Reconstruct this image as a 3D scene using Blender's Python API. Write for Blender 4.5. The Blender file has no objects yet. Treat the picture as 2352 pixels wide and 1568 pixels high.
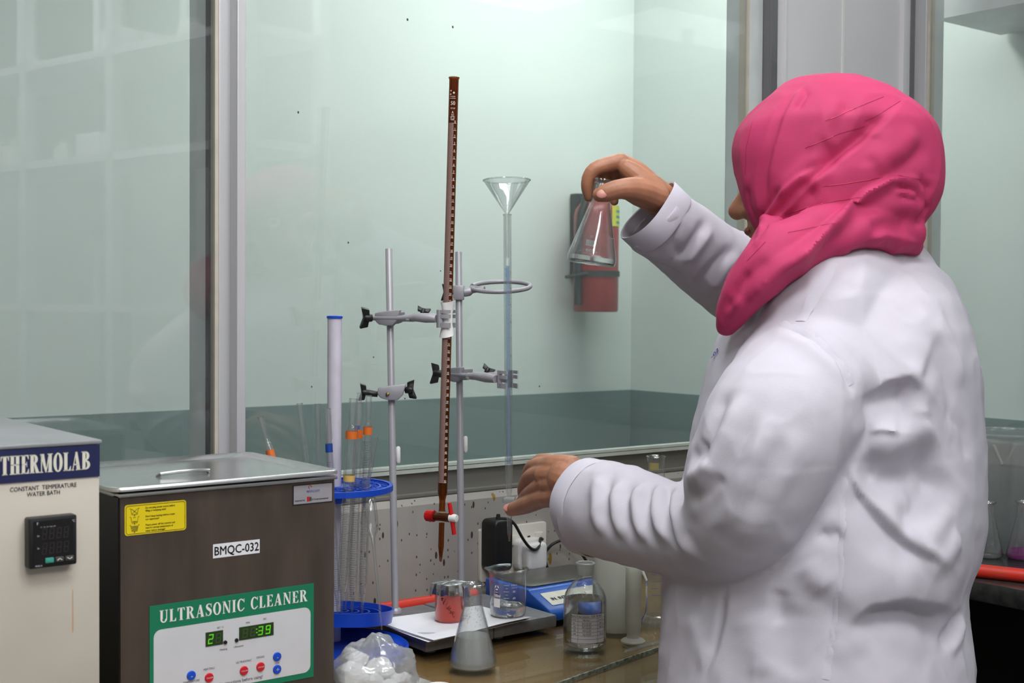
import bpy, bmesh, math, random
import numpy as np
from mathutils import Vector, Matrix, noise
from mathutils.bvhtree import BVHTree

random.seed(7)
sc = bpy.context.scene
col = sc.collection
R_ = math.radians

# ------------------------------------------------------------------ camera
FPX = 3000.0                       # focal length in pixels of the 2352 x 1568 frame
CAM = Vector((0.0, 0.0, 1.36))
CROT = Matrix.Rotation(R_(90 - 1.51), 3, 'X') @ Matrix.Rotation(R_(0.4), 3, 'Z')
cd = bpy.data.cameras.new('camera')
cd.sensor_width = 36.0
cd.lens = 36.0 * FPX / 2352.0
cd.clip_start = 0.02
cam = bpy.data.objects.new('camera', cd)
col.objects.link(cam)
cam.matrix_world = Matrix.Translation(CAM) @ CROT.to_4x4()
cd.dof.use_dof = True
cd.dof.focus_distance = 1.75
cd.dof.aperture_fstop = 11.0
sc.camera = cam

# ------------------------------------------------------------------ world, light, exposure
sc.view_settings.view_transform = 'Standard'
sc.view_settings.look = 'None'
sc.view_settings.gamma = 1.0
sc.view_settings.use_curve_mapping = False
sc.view_settings.exposure = 0.1
cy = sc.cycles
cy.use_denoising = True
cy.max_bounces = 8
cy.transmission_bounces = 8
cy.transparent_max_bounces = 24
cy.glossy_bounces = 4
cy.diffuse_bounces = 3
cy.caustics_refractive = False
cy.caustics_reflective = False
cy.use_light_tree = False
cy.use_adaptive_sampling = True
cy.adaptive_threshold = 0.1
cy.adaptive_min_samples = 16
cy.blur_glossy = 0.6
cy.sample_clamp_indirect = 6.0

w = bpy.data.worlds.new('world')
sc.world = w
w.use_nodes = True
w.node_tree.nodes['Background'].inputs[0].default_value = (0.8, 0.9, 1.0, 1)
w.node_tree.nodes['Background'].inputs[1].default_value = 0.25

TH = R_(38)                        # bearing of the window wall
U = Vector((math.cos(TH), math.sin(TH), 0))
V = Vector((-math.sin(TH), math.cos(TH), 0))
def W(u, v, z): return U * u + V * v + Vector((0, 0, z))

def area(name, u, v, z, su, sv, power, color=(1, 1, 1), tilt=None):
    l = bpy.data.lights.new(name, 'AREA')
    l.shape = 'RECTANGLE'; l.size = su; l.size_y = sv
    l.energy = power; l.color = color
    o = bpy.data.objects.new(name, l); col.objects.link(o)
    o.location = W(u, v, z)
    o.rotation_euler = (0, 0, TH) if tilt is None else tilt
    return o
# fluorescent ceiling panels of the lab
area('lab_ceiling_lamp', 0.3, 0.2, 2.74, 1.2, 0.5, 22, (0.97, 0.98, 1.0))
area('lab_ceiling_lamp', 0.0, -1.2, 2.74, 1.2, 0.5, 22, (0.97, 0.98, 1.0))
area('lab_ceiling_lamp', 1.2, -0.8, 2.74, 0.5, 1.2, 22, (0.97, 0.98, 1.0))
area('lab_ceiling_lamp', 0.9, 1.05, 2.74, 1.2, 0.3, 12, (0.97, 0.98, 1.0))
# ceiling lamps of the room beyond the glass
area('corridor_ceiling_lamp', 2.3, 2.25, 2.74, 1.2, 0.4, 23, (0.97, 1.0, 0.985))
area('corridor_ceiling_lamp', 0.2, 2.3, 2.74, 1.2, 0.4, 3.0, (0.97, 1.0, 0.985))
area('corridor_ceiling_lamp', 2.6, 0.6, 2.74, 0.2, 1.0, 6, (0.97, 1.0, 0.985))

# ------------------------------------------------------------------ pixel -> place helpers
def ray(x, y): return CROT @ Vector(((x - 1176) / FPX, -(y - 784) / FPX, -1.0))
def at(x, y, D): return CAM + ray(x, y) * D
def gz(x, y, z):
    d = ray(x, y); return CAM + d * ((z - CAM.z) / d.z)
def uvz(P): return Vector((P.dot(U), P.dot(V), P.z))
def on_v(x, y, v0):
    d = ray(x, y); return uvz(CAM + d * ((v0 - CAM.dot(V)) / d.dot(V)))
def on_u(x, y, u0):
    d = ray(x, y); return uvz(CAM + d * ((u0 - CAM.dot(U)) / d.dot(U)))

# ------------------------------------------------------------------ materials
def lin(c):
    out = []
    for v in c[:3]:
        v = v / 255.0
        out.append(v / 12.92 if v <= 0.04045 else ((v + 0.055) / 1.055) ** 2.4)
    return (out[0], out[1], out[2], 1.0)

def newmat(name):
    m = bpy.data.materials.new(name); m.use_nodes = True
    nt = m.node_tree; nt.nodes.clear()
    out = nt.nodes.new('ShaderNodeOutputMaterial')
    return m, nt, out

def pbr(name, c, rough=0.5, metal=0.0, var=0.06, scale=30.0, bump=0.0, bscale=None, coat=0.0, stretch=None,
        c2=None, sheen=0.0, emit=None, sss=0.0, spec=None, detail=3.0, ramp=(0.35, 0.65)):
    m, nt, out = newmat(name)
    b = nt.nodes.new('ShaderNodeBsdfPrincipled')
    nt.links.new(b.outputs[0], out.inputs[0])
    c = lin(c)
    tc = nt.nodes.new('ShaderNodeTexCoord'); mp = nt.nodes.new('ShaderNodeMapping')
    nt.links.new(tc.outputs['Object'], mp.inputs[0])
    if stretch: mp.inputs['Scale'].default_value = stretch
    nz = nt.nodes.new('ShaderNodeTexNoise'); nz.inputs['Scale'].default_value = scale
    nz.inputs['Detail'].default_value = detail
    nt.links.new(mp.outputs[0], nz.inputs[0])
    rp = nt.nodes.new('ShaderNodeValToRGB')
    rp.color_ramp.elements[0].position = ramp[0]; rp.color_ramp.elements[1].position = ramp[1]
    if c2 is not None:
        c2 = lin(c2)
        rp.color_ramp.elements[0].color = c; rp.color_ramp.elements[1].color = c2
    else:
        rp.color_ramp.elements[0].color = tuple(v * (1 - var) for v in c[:3]) + (1,)
        rp.color_ramp.elements[1].color = tuple(min(1, v * (1 + var)) for v in c[:3]) + (1,)
    nt.links.new(nz.outputs[0], rp.inputs[0])
    nt.links.new(rp.outputs[0], b.inputs['Base Color'])
    b.inputs['Roughness'].default_value = rough
    b.inputs['Metallic'].default_value = metal
    if coat: b.inputs['Coat Weight'].default_value = coat; b.inputs['Coat Roughness'].default_value = 0.05
    if sheen: b.inputs['Sheen Weight'].default_value = sheen
    if spec is not None: b.inputs['Specular IOR Level'].default_value = spec
    if sss:
        b.inputs['Subsurface Weight'].default_value = sss
        b.inputs['Subsurface Radius'].default_value = (0.012, 0.005, 0.003)
        b.inputs['Subsurface Scale'].default_value = 1.0
    if emit:
        b.inputs['Emission Color'].default_value = lin(emit[0]); b.inputs['Emission Strength'].default_value = emit[1]
    if bump:
        bn = nt.nodes.new('ShaderNodeTexNoise'); bn.inputs['Scale'].default_value = bscale or scale * 4
        bn.inputs['Detail'].default_value = 4
        nt.links.new(mp.outputs[0], bn.inputs[0])
        bp = nt.nodes.new('ShaderNodeBump'); bp.inputs['Strength'].default_value = bump
        bp.inputs['Distance'].default_value = 0.002
        nt.links.new(bn.outputs[0], bp.inputs['Height'])
        nt.links.new(bp.outputs[0], b.inputs['Normal'])
    return m

def thin_glass(name, tint=(1, 1, 1), edge=(0.55, 0.6, 0.6), base=0.045, top=0.75, power=3.2, rough=0.02, haze=0.0, hazec=(1, 1, 1), edgep=3.0):
    """thin walled glass: straight-through transparency, mirror growing towards grazing angles"""
    m, nt, out = newmat(name)
    lw = nt.nodes.new('ShaderNodeLayerWeight'); lw.inputs[0].default_value = 0.5
    pw = nt.nodes.new('ShaderNodeMath'); pw.operation = 'POWER'; pw.inputs[1].default_value = power
    nt.links.new(lw.outputs['Facing'], pw.inputs[0])
    mr = nt.nodes.new('ShaderNodeMath'); mr.operation = 'MULTIPLY_ADD'
    mr.inputs[1].default_value = top - base; mr.inputs[2].default_value = base
    nt.links.new(pw.outputs[0], mr.inputs[0])
    pe = nt.nodes.new('ShaderNodeMath'); pe.operation = 'POWER'; pe.inputs[1].default_value = edgep
    nt.links.new(lw.outputs['Facing'], pe.inputs[0])
    mc = nt.nodes.new('ShaderNodeMix'); mc.data_type = 'RGBA'
    mc.inputs['A'].default_value = (*tint, 1); mc.inputs['B'].default_value = (*edge, 1)
    nt.links.new(pe.outputs[0], mc.inputs['Factor'])
    tr = nt.nodes.new('ShaderNodeBsdfTransparent'); nt.links.new(mc.outputs['Result'], tr.inputs[0])
    gl = nt.nodes.new('ShaderNodeBsdfGlossy'); gl.inputs['Roughness'].default_value = rough
    # faint unevenness of the surface
    nz = nt.nodes.new('ShaderNodeTexNoise'); nz.inputs['Scale'].default_value = 6
    bp = nt.nodes.new('ShaderNodeBump'); bp.inputs['Strength'].default_value = 0.02
    nt.links.new(nz.outputs[0], bp.inputs['Height']); nt.links.new(bp.outputs[0], gl.inputs['Normal'])
    mx = nt.nodes.new('ShaderNodeMixShader')
    nt.links.new(mr.outputs[0], mx.inputs[0]); nt.links.new(tr.outputs[0], mx.inputs[1]); nt.links.new(gl.outputs[0], mx.inputs[2])
    last = mx
    if haze:
        df = nt.nodes.new('ShaderNodeBsdfDiffuse'); df.inputs[0].default_value = (*hazec, 1)
        tl = nt.nodes.new('ShaderNodeBsdfTranslucent'); tl.inputs[0].default_value = (*hazec, 1)
        m0 = nt.nodes.new('ShaderNodeMixShader'); m0.inputs[0].default_value = 0.5
        nt.links.new(df.outputs[0], m0.inputs[1]); nt.links.new(tl.outputs[0], m0.inputs[2])
        m2 = nt.nodes.new('ShaderNodeMixShader'); m2.inputs[0].default_value = haze
        nt.links.new(mx.outputs[0], m2.inputs[1]); nt.links.new(m0.outputs[0], m2.inputs[2])
        last = m2
    nt.links.new(last.outputs[0], out.inputs[0])
    return m

def liquid(name, c, ior=1.33):
    m, nt, out = newmat(name)
    b = nt.nodes.new('ShaderNodeBsdfPrincipled')
    b.inputs['Base Color'].default_value = (*c, 1)
    b.inputs['Transmission Weight'].default_value = 1.0
    b.inputs['Roughness'].default_value = 0.0
    b.inputs['IOR'].default_value = ior
    nt.links.new(b.outputs[0], out.inputs[0])
    return m

M = {}
M['lab_wall'] = pbr('painted_grey_wall', (196, 194, 190), 0.6, var=0.03, scale=3)
M['ceiling'] = pbr('ceiling_white', (225, 226, 224), 0.8, var=0.02, scale=8)
M['floor'] = pbr('floor_vinyl', (120, 118, 112), 0.4, var=0.08, scale=5)
M['mint'] = pbr('mint_paint', (212, 222, 217), 0.6, var=0.02, scale=1.5)
M['teal'] = pbr('teal_dado_paint', (122, 142, 140), 0.35, var=0.04, scale=2)
M['alu'] = pbr('brushed_aluminium', (214, 214, 216), 0.32, 0.35, var=0.05, scale=40, stretch=(1, 1, 0.02))
M['alu_dark'] = pbr('dark_grey_aluminium_profile', (128, 126, 128), 0.4, 0.7, var=0.05, scale=40, stretch=(1, 1, 0.02))  # dark grey profile of the jamb edges
M['alu_grey'] = pbr('grey_anodised_profile', (216, 221, 220), 0.45, 0.1, var=0.04, scale=20)
M['gasket'] = pbr('beige_rubber_gasket', (205, 196, 180), 0.6)
M['black_rubber'] = pbr('black_gasket', (40, 40, 38), 0.6)
M['panel'] = pbr('lilac_grey_panel', (222, 220, 223), 0.5, var=0.03, scale=4)
M['sill'] = pbr('grey_sill_metal', (140, 139, 132), 0.5, 0.25, var=0.10, scale=9, stretch=(0.4, 1, 3))
M['bench_leg'] = pbr('dark_bench_frame', (26, 24, 23), 0.6)
M['bench_dark'] = pbr('black_stone_top', (58, 60, 58), 0.18, var=0.25, scale=60, bump=0.05)
M['white'] = pbr('white_plastic', (232, 231, 228), 0.35, var=0.02)
M['white_print'] = pbr('white_print', (238, 238, 236), 0.6, var=0.01)
M['black_print'] = pbr('black_print', (22, 22, 26), 0.6, var=0.02)
M['red_print'] = pbr('red_print', (190, 30, 40), 0.6, var=0.02)
M['blue_print'] = pbr('blue_print', (50, 60, 150), 0.6, var=0.02)
M['grey_print'] = pbr('grey_print', (70, 70, 72), 0.6, var=0.02)
M['steel'] = pbr('stainless_steel', (200, 200, 200), 0.24, 0.95, var=0.04, scale=60, stretch=(0.06, 1, 1))
M['steel_dark'] = pbr('dark_worn_steel', (92, 80, 72), 0.42, 0.5, var=0.16, scale=14, stretch=(2.4, 1, 0.5), bump=0.06, bscale=500)
M['bath_paint'] = pbr('cream_enamel', (206, 197, 184), 0.45, var=0.04, scale=5, c2=(194, 185, 172))
M['bath_top'] = pbr('grey_bath_top', (152, 154, 156), 0.4, 0.35, var=0.06, scale=12)
M['navy'] = pbr('navy_banner', (28, 34, 78), 0.45, var=0.05)
M['cream_print'] = pbr('cream_lettering', (226, 222, 206), 0.5, var=0.03)
M['black'] = pbr('black_plastic', (20, 20, 21), 0.42, var=0.1)
M['black_gloss'] = pbr('black_glossy_plastic', (14, 14, 16), 0.18, var=0.1)
M['display_off'] = pbr('dark_display_window', (24, 22, 24), 0.12, var=0.05)
M['segment_off'] = pbr('unlit_segments', (46, 42, 44), 0.3, var=0.05)
M['teal_key'] = pbr('teal_key', (58, 150, 134), 0.5, var=0.04)
M['grey_key'] = pbr('grey_key', (66, 62, 60), 0.5, var=0.04)
M['yellow'] = pbr('yellow_sticker', (240, 214, 16), 0.45, var=0.03)
M['green'] = pbr('green_panel_print', (18, 122, 86), 0.45, var=0.03)
M['panel_white'] = pbr('panel_membrane', (212, 212, 216), 0.4, var=0.02)
M['silver_label'] = pbr('silver_label', (176, 172, 178), 0.35, 0.3, var=0.03)
M['lcd'] = pbr('green_display_glass', (44, 62, 34), 0.15, var=0.05)
M['seg_dim'] = pbr('dim_segments', (62, 88, 44), 0.3, var=0.03)
M['seg_lit'] = pbr('lit_green_segments', (90, 210, 30), 0.3, emit=((110, 220, 30), 0.22))
M['btn_red'] = pbr('red_button', (206, 30, 44), 0.35, var=0.05)
M['btn_blue'] = pbr('blue_button', (22, 78, 200), 0.35, var=0.05)
M['blue'] = pbr('blue_polypropylene', (14, 70, 190), 0.34, var=0.06, scale=12)
M['bal_blue'] = pbr('blue_enamel', (30, 92, 190), 0.32, var=0.06, scale=15)
M['grey_cast'] = pbr('grey_hammered_enamel', (132, 132, 136), 0.42, 0.25, var=0.08, scale=60, bump=0.12, bscale=220)
M['pole'] = pbr('painted_steel_rod', (172, 171, 176), 0.36, 0.2, var=0.06, scale=20, stretch=(1, 1, 0.1))
M['clamp'] = pbr('grey_cast_alloy', (168, 166, 172), 0.45, 0.3, var=0.06, scale=40, bump=0.08, bscale=160)
M['brass'] = pbr('brass_screw', (150, 130, 84), 0.35, 0.9)
M['paper'] = pbr('white_paper', (236, 236, 240), 0.75, var=0.015, scale=8)
M['foil'] = pbr('aluminium_foil', (215, 215, 218), 0.2, 1.0, var=0.04, scale=60, bump=0.35, bscale=90)
M['hose_red'] = pbr('red_hose', (236, 54, 40), 0.45, var=0.06, scale=30, c2=(225, 66, 48))
M['cap_red'] = pbr('red_cap', (205, 26, 28), 0.35, var=0.05)
M['ptfe'] = pbr('white_ptfe', (235, 233, 228), 0.4, var=0.02)
M['band_orange'] = pbr('orange_band', (226, 112, 40), 0.5, var=0.04)
M['band_blue'] = pbr('blue_band', (28, 70, 160), 0.5, var=0.04)
M['band_yellow'] = pbr('yellow_band', (216, 180, 100), 0.5, var=0.08)
M['grad'] = pbr('graduation_ink', (60, 64, 70), 0.6)
M['grad_blue'] = pbr('blue_graduation_ink', (70, 110, 190), 0.6)
M['grad_white'] = pbr('white_graduation_ink', (214, 202, 196), 0.6)
M['cord'] = pbr('black_cord', (22, 22, 22), 0.5, var=0.1)
M['socket'] = pbr('yellowed_white_socket', (232, 228, 218), 0.38, var=0.03, scale=6)
M['indicator'] = pbr('dark_red_indicator', (64, 6, 10), 0.2)
M['ext_red'] = pbr('extinguisher_red', (150, 40, 40), 0.32, var=0.05)
M['label_yellow'] = pbr('yellow_label', (206, 208, 70), 0.5, var=0.05)
M['strap'] = pbr('black_strap', (30, 38, 38), 0.5)
M['skin'] = pbr('brown_skin', (174, 119, 90), 0.48, var=0.10, scale=45, bump=0.12, bscale=320, sss=0.12)
M['nail'] = pbr('finger_nail', (206, 142, 128), 0.3, var=0.04)
M['lips'] = pbr('lip_skin', (140, 78, 70), 0.4)
M['eye'] = pbr('eye_white', (230, 226, 220), 0.15)
M['iris'] = pbr('dark_iris', (40, 26, 20), 0.15)
M['coat'] = pbr('white_cotton_coat', (201, 196, 206), 0.85, var=0.02, scale=18, bump=0.10, bscale=900)
M['coat_seam'] = pbr('white_cotton_hem', (205, 201, 212), 0.85, var=0.02, scale=30, bump=0.1, bscale=900)
M['trousers'] = pbr('dark_trousers', (44, 42, 50), 0.8)
M['shoe'] = pbr('black_shoe', (24, 22, 22), 0.4)
M['thread_blue'] = pbr('blue_embroidery', (60, 84, 170), 0.7)
M['tissue'] = pbr('white_tissue', (240, 239, 236), 0.8, var=0.02)

# pink cotton with the odd slub thread
def hijab_mat():
    m = pbr('pink_cotton_scarf', (190, 50, 100), 0.75, var=0.07, scale=10, bump=0.10, bscale=700)
    return m
M['hijab'] = hijab_mat()
M['slub'] = pbr('dark_slub_thread', (158, 36, 72), 0.6)
M['slub_bright'] = pbr('bright_slub_thread', (240, 90, 120), 0.5)

# grey splash wall spattered with stains
def splash_mat():
    m = pbr('stained_grey_paint', (176, 172, 166), 0.5, var=0.06, scale=6)
    nt = m.node_tree
    b = [n for n in nt.nodes if n.type == 'BSDF_PRINCIPLED'][0]
    src = b.inputs['Base Color'].links[0].from_socket
    tc = nt.nodes.new('ShaderNodeTexCoord')
    def spots(scale, thr, c, st, prev, size):
        mp = nt.nodes.new('ShaderNodeMapping'); mp.inputs['Scale'].default_value = st
        nt.links.new(tc.outputs['Object'], mp.inputs[0])
        vo = nt.nodes.new('ShaderNodeTexVoronoi'); vo.inputs['Scale'].default_value = scale
        nt.links.new(mp.outputs[0], vo.inputs[0])
        lt = nt.nodes.new('ShaderNodeMath'); lt.operation = 'LESS_THAN'; lt.inputs[1].default_value = size
        nt.links.new(vo.outputs['Distance'], lt.inputs[0])
        sp = nt.nodes.new('ShaderNodeSeparateColor'); nt.links.new(vo.outputs['Color'], sp.inputs[0])
        gt = nt.nodes.new('ShaderNodeMath'); gt.operation = 'GREATER_THAN'; gt.inputs[1].default_value = thr
        nt.links.new(sp.outputs[0], gt.inputs[0])
        mu = nt.nodes.new('ShaderNodeMath'); mu.operation = 'MULTIPLY'
        nt.links.new(lt.outputs[0], mu.inputs[0]); nt.links.new(gt.outputs[0], mu.inputs[1])
        mx = nt.nodes.new('ShaderNodeMix'); mx.data_type = 'RGBA'
        nt.links.new(mu.outputs[0], mx.inputs['Factor']); nt.links.new(prev, mx.inputs['A'])
        mx.inputs['B'].default_value = lin(c)
        return mx.outputs['Result']
    s = spots(70, 0.70, (70, 58, 46), (1, 1, 0.38), src, 0.16)
    s = spots(42, 0.82, (150, 120, 46), (1, 1, 0.35), s, 0.15)
    s = spots(150, 0.72, (90, 76, 62), (1, 1, 0.6), s, 0.2)
    s = spots(30, 0.9, (48, 40, 34), (1.3, 1, 0.22), s, 0.09)
    nt.links.new(s, b.inputs['Base Color'])
    return m
M['splash'] = splash_mat()

# brown laminate under plate glass
def wood_mat():
    m = pbr('brown_laminate', (168, 126, 76), 0.5, scale=7, stretch=(0.5, 3, 1), c2=(146, 106, 62), bump=0.0)
    return m
M['laminate'] = wood_mat()
M['plate_glass'] = thin_glass('plate_glass', (0.93, 0.96, 0.93), (0.85, 0.9, 0.87), 0.07, 0.9, 7.0, 0.012)
M['window_glass'] = thin_glass('window_glass', (0.94, 0.953, 0.948), (0.75, 0.8, 0.8), 0.06, 0.8, 4.0, 0.004, haze=0.03, hazec=(0.75, 0.8, 0.82))
M['glass'] = thin_glass('laboratory_glass', (0.985, 0.99, 0.99), (0.62, 0.68, 0.68), 0.06, 0.8, 2.0, 0.05, edgep=4, haze=0.035, hazec=(0.9, 0.93, 0.93))
M['glass_thick'] = thin_glass('thick_rim_glass', (0.93, 0.95, 0.95), (0.45, 0.5, 0.5), 0.10, 0.7, 2.2, 0.04)
M['glass_frost'] = thin_glass('ground_glass', (0.9, 0.91, 0.9), (0.6, 0.62, 0.6), 0.05, 0.5, 2.0, 0.3, haze=0.35, hazec=(0.82, 0.82, 0.80))
M['glass_amber'] = thin_glass('amber_glass', (0.66, 0.29, 0.06), (0.28, 0.09, 0.02), 0.05, 0.45, 3.0, 0.05, haze=0.30, hazec=(0.24, 0.085, 0.015), edgep=2.0)
M['amber_print'] = thin_glass('etched_amber_scale', (0.6, 0.35, 0.3), (0.3, 0.12, 0.1), 0.02, 0.2, 3.0, 0.3, haze=0.9, hazec=(0.62, 0.42, 0.37))
M['blue_stripe'] = thin_glass('blue_back_stripe', (0.45, 0.62, 0.85), (0.4, 0.5, 0.7), 0.03, 0.3, 3.0, 0.1, haze=0.30, hazec=(0.42, 0.58, 0.85))
M['plastic_clear'] = thin_glass('translucent_plastic', (0.86, 0.86, 0.83), (0.6, 0.6, 0.57), 0.03, 0.3, 2.5, 0.2, haze=0.55, hazec=(0.86, 0.86, 0.80))
M['plastic_jug'] = thin_glass('translucent_jug_plastic', (0.88, 0.9, 0.9), (0.7, 0.72, 0.72), 0.04, 0.4, 2.5, 0.15, haze=0.26, hazec=(0.85, 0.87, 0.87))
M['poly_film'] = thin_glass('polythene_film', (0.9, 0.91, 0.92), (0.7, 0.72, 0.74), 0.12, 0.6, 2.0, 0.15, haze=0.26, hazec=(0.85, 0.86, 0.88))
M['water'] = liquid('clear_solution', (0.985, 0.99, 0.985))
M['cloudy'] = thin_glass('cloudy_solution', (0.72, 0.74, 0.72), (0.6, 0.62, 0.6), 0.03, 0.2, 3.0, 0.1, haze=0.62, hazec=(0.86, 0.88, 0.86))
M['red_liquid'] = thin_glass('red_solution', (0.95, 0.10, 0.04), (0.8, 0.05, 0.02), 0.02, 0.1, 3.0, 0.1, haze=0.78, hazec=(0.97, 0.075, 0.02))
M['magenta_liquid'] = thin_glass('magenta_solution', (0.7, 0.05, 0.55), (0.5, 0.02, 0.4), 0.03, 0.2, 3.0, 0.1, haze=0.6, hazec=(0.55, 0.02, 0.45))

# ------------------------------------------------------------------ mesh helpers
class MB:
    def __init__(s): s.v = []; s.f = []
    def add(s, vs, fs, mat=None):
        n = len(s.v)
        for p in vs:
            p = Vector(p)
            s.v.append(mat @ p if mat is not None else p)
        s.f += [tuple(i + n for i in f) for f in fs]
        return s
    def box(s, c, size, mat=None, rot=None):
        x, y, z = [d / 2 for d in size]
        vs = [Vector((a * x, b * y, e * z)) for a in (-1, 1) for b in (-1, 1) for e in (-1, 1)]
        if rot is not None: vs = [rot @ p for p in vs]
        vs = [p + Vector(c) for p in vs]
        return s.add(vs, [(0, 1, 3, 2), (4, 6, 7, 5), (0, 4, 5, 1), (2, 3, 7, 6), (0, 2, 6, 4), (1, 5, 7, 3)], mat)
    def span(s, a, b, mat=None):
        a = Vector(a); b = Vector(b)
        return s.box((a + b) / 2, b - a, mat)
    def lathe(s, prof, seg=32, mat=None, cap0=False, cap1=False, a0=0, a1=2 * math.pi):
        full = abs(a1 - a0 - 2 * math.pi) < 1e-6
        n = seg if full else seg + 1
        vs = []; fs = []
        for r, z in prof:
            for i in range(n):
                a = a0 + (a1 - a0) * i / seg
                vs.append((r * math.cos(a), r * math.sin(a), z))
        for j in range(len(prof) - 1):
            for i in range(seg):
                k = (i + 1) % n
                fs.append((j * n + i, j * n + k, (j + 1) * n + k, (j + 1) * n + i))
        if cap0: fs.append(tuple(range(n - 1, -1, -1)))
        if cap1: fs.append(tuple((len(prof) - 1) * n + i for i in range(n)))
        return s.add(vs, fs, mat)
    def tube(s, pts, rad, seg=10, cap=True, mat=None, closed=False, flat=None):
        pts = [Vector(p) for p in pts]
        if not hasattr(rad, '__len__'): rad = [rad] * len(pts)
        n = len(pts); vs = []; fs = []
        t0 = (pts[1] - pts[0]).normalized()
        up = Vector((0, 0, 1)) if abs(t0.z) < 0.9 else Vector((1, 0, 0))
        nx = t0.cross(up).normalized()
        for i, p in enumerate(pts):
            if closed: t = (pts[(i + 1) % n] - pts[i - 1]).normalized()
            elif i == 0: t = (pts[1] - p).normalized()
            elif i == n - 1: t = (p - pts[i - 1]).normalized()
            else: t = ((pts[i + 1] - p).normalized() + (p - pts[i - 1]).normalized()).normalized()
            nx = (nx - t * nx.dot(t)).normalized(); ny = t.cross(nx)
            for k in range(seg):
                a = 2 * math.pi * k / seg
                vs.append(p + (nx * math.cos(a) + ny * math.sin(a) * (flat or 1)) * rad[i])
        for i in range(n if closed else n - 1):
            j = (i + 1) % n
            for k in range(seg):
                l = (k + 1) % seg
                fs.append((i * seg + k, i * seg + l, j * seg + l, j * seg + k))
        if cap and not closed:
            fs.append(tuple(range(seg - 1, -1, -1))); fs.append(tuple((n - 1) * seg + k for k in range(seg)))
        return s.add(vs, fs, mat)
    def sphere(s, c, r, seg=16, ring=10, mat=None, rot=None):
        if not hasattr(r, '__len__'): r = (r, r, r)
        vs = []; fs = []
        for j in range(ring + 1):
            t = math.pi * j / ring
            for i in range(seg):
                a = 2 * math.pi * i / seg
                p = Vector((r[0] * math.sin(t) * math.cos(a), r[1] * math.sin(t) * math.sin(a), r[2] * math.cos(t)))
                if rot is not None: p = rot @ p
                vs.append(p + Vector(c))
        for j in range(ring):
            for i in range(seg):
                k = (i + 1) % seg
                fs.append((j * seg + i, (j + 1) * seg + i, (j + 1) * seg + k, j * seg + k))
        return s.add(vs, fs, mat)
    def prism(s, poly, h0, h1, mat=None):
        n = len(poly)
        vs = [(x, y, h0) for x, y in poly] + [(x, y, h1) for x, y in poly]
        fs = [tuple(range(n - 1, -1, -1)), tuple(range(n, 2 * n))]
        fs += [(i, (i + 1) % n, n + (i + 1) % n, n + i) for i in range(n)]
        return s.add(vs, fs, mat)
    def flat(s, polys, mat=None):
        for p in polys: s.add(p, [tuple(range(len(p)))], mat)
        return s
    def mesh(s, name):
        me = bpy.data.meshes.new(name)
        me.from_pydata([tuple(p) for p in s.v], [], s.f)
        me.update()
        return me
    def build(s, name, mat, parent=None, smooth=True, bevel=0.0, bseg=2, ang=40):
        me = s.mesh(name)
        bm = bmesh.new(); bm.from_mesh(me)
        bmesh.ops.remove_doubles(bm, verts=bm.verts, dist=1e-6)
        bmesh.ops.recalc_face_normals(bm, faces=bm.faces)
        if bevel:
            ed = [e for e in bm.edges if len(e.link_faces) == 2 and e.calc_face_angle(0) > R_(35)]
            if ed: bmesh.ops.bevel(bm, geom=ed, offset=bevel, segments=bseg, profile=0.5, affect='EDGES', clamp_overlap=True)
        bm.to_mesh(me); bm.free()
        return mkobj(name, me, mat, parent, smooth, ang)

def mkobj(name, me, mat, parent=None, smooth=True, ang=40):
    o = bpy.data.objects.new(name, me); col.objects.link(o)
    me.materials.clear(); me.materials.append(mat)
    if smooth and len(me.polygons):
        me.polygons.foreach_set('use_smooth', [True] * len(me.polygons))
        try: me.set_sharp_from_angle(angle=R_(ang))
        except Exception: pass
    if parent is not None: o.parent = parent
    return o

def tag(o, label, cat, group=None):
    o['label'] = label; o['category'] = cat
    if group: o['group'] = group
    return o
def thing(name, label, cat, loc=(0, 0, 0), rotz=0.0, group=None):
    o = bpy.data.objects.new(name, None); col.objects.link(o)
    o.empty_display_size = 0.05
    o.location = loc; o.rotation_euler = (0, 0, rotz)
    return tag(o, label, cat, group)
def struct(o):
    o['kind'] = 'structure'; return o
def copyobj(o, parent):
    c = o.copy(); col.objects.link(c); c.parent = parent; return c
def axis_mat(p0, p1, spin=0.0):
    z = (Vector(p1) - Vector(p0)).normalized()
    q = Vector((0, 0, 1)).rotation_difference(z)
    return Matrix.Translation(Vector(p0)) @ q.to_matrix().to_4x4() @ Matrix.Rotation(spin, 4, 'Z')

# flat lettering -----------------------------------------------------------
def text_polys(txt, size, bold=0.0, align='LEFT', spacing=1.0):
    cu = bpy.data.curves.new('lettering_curve', 'FONT')
    cu.body = txt; cu.size = size;  cu.align_x = align; cu.space_character = spacing
    cu.resolution_u = 2
    ob = bpy.data.objects.new('lettering_tmp', cu); col.objects.link(ob)
    dg = bpy.context.evaluated_depsgraph_get()
    me = bpy.data.meshes.new_from_object(ob.evaluated_get(dg))
    vs = [v.co.copy() for v in me.vertices]; fs = [tuple(p.vertices) for p in me.polygons]
    bpy.data.objects.remove(ob); bpy.data.curves.remove(cu); bpy.data.meshes.remove(me)
    if bold:                       # heavier weight: the same outline printed again, shifted by a hair
        n = len(vs); base, bf = list(vs), list(fs)
        for k, (dx, dy) in enumerate(((bold, 0), (-bold, 0), (0, bold), (0, -bold))):
            vs += [p + Vector((dx, dy, 0)) for p in base]; fs += [tuple(i + n * (k + 1) for i in f) for f in bf]
    return vs, fs
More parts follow.
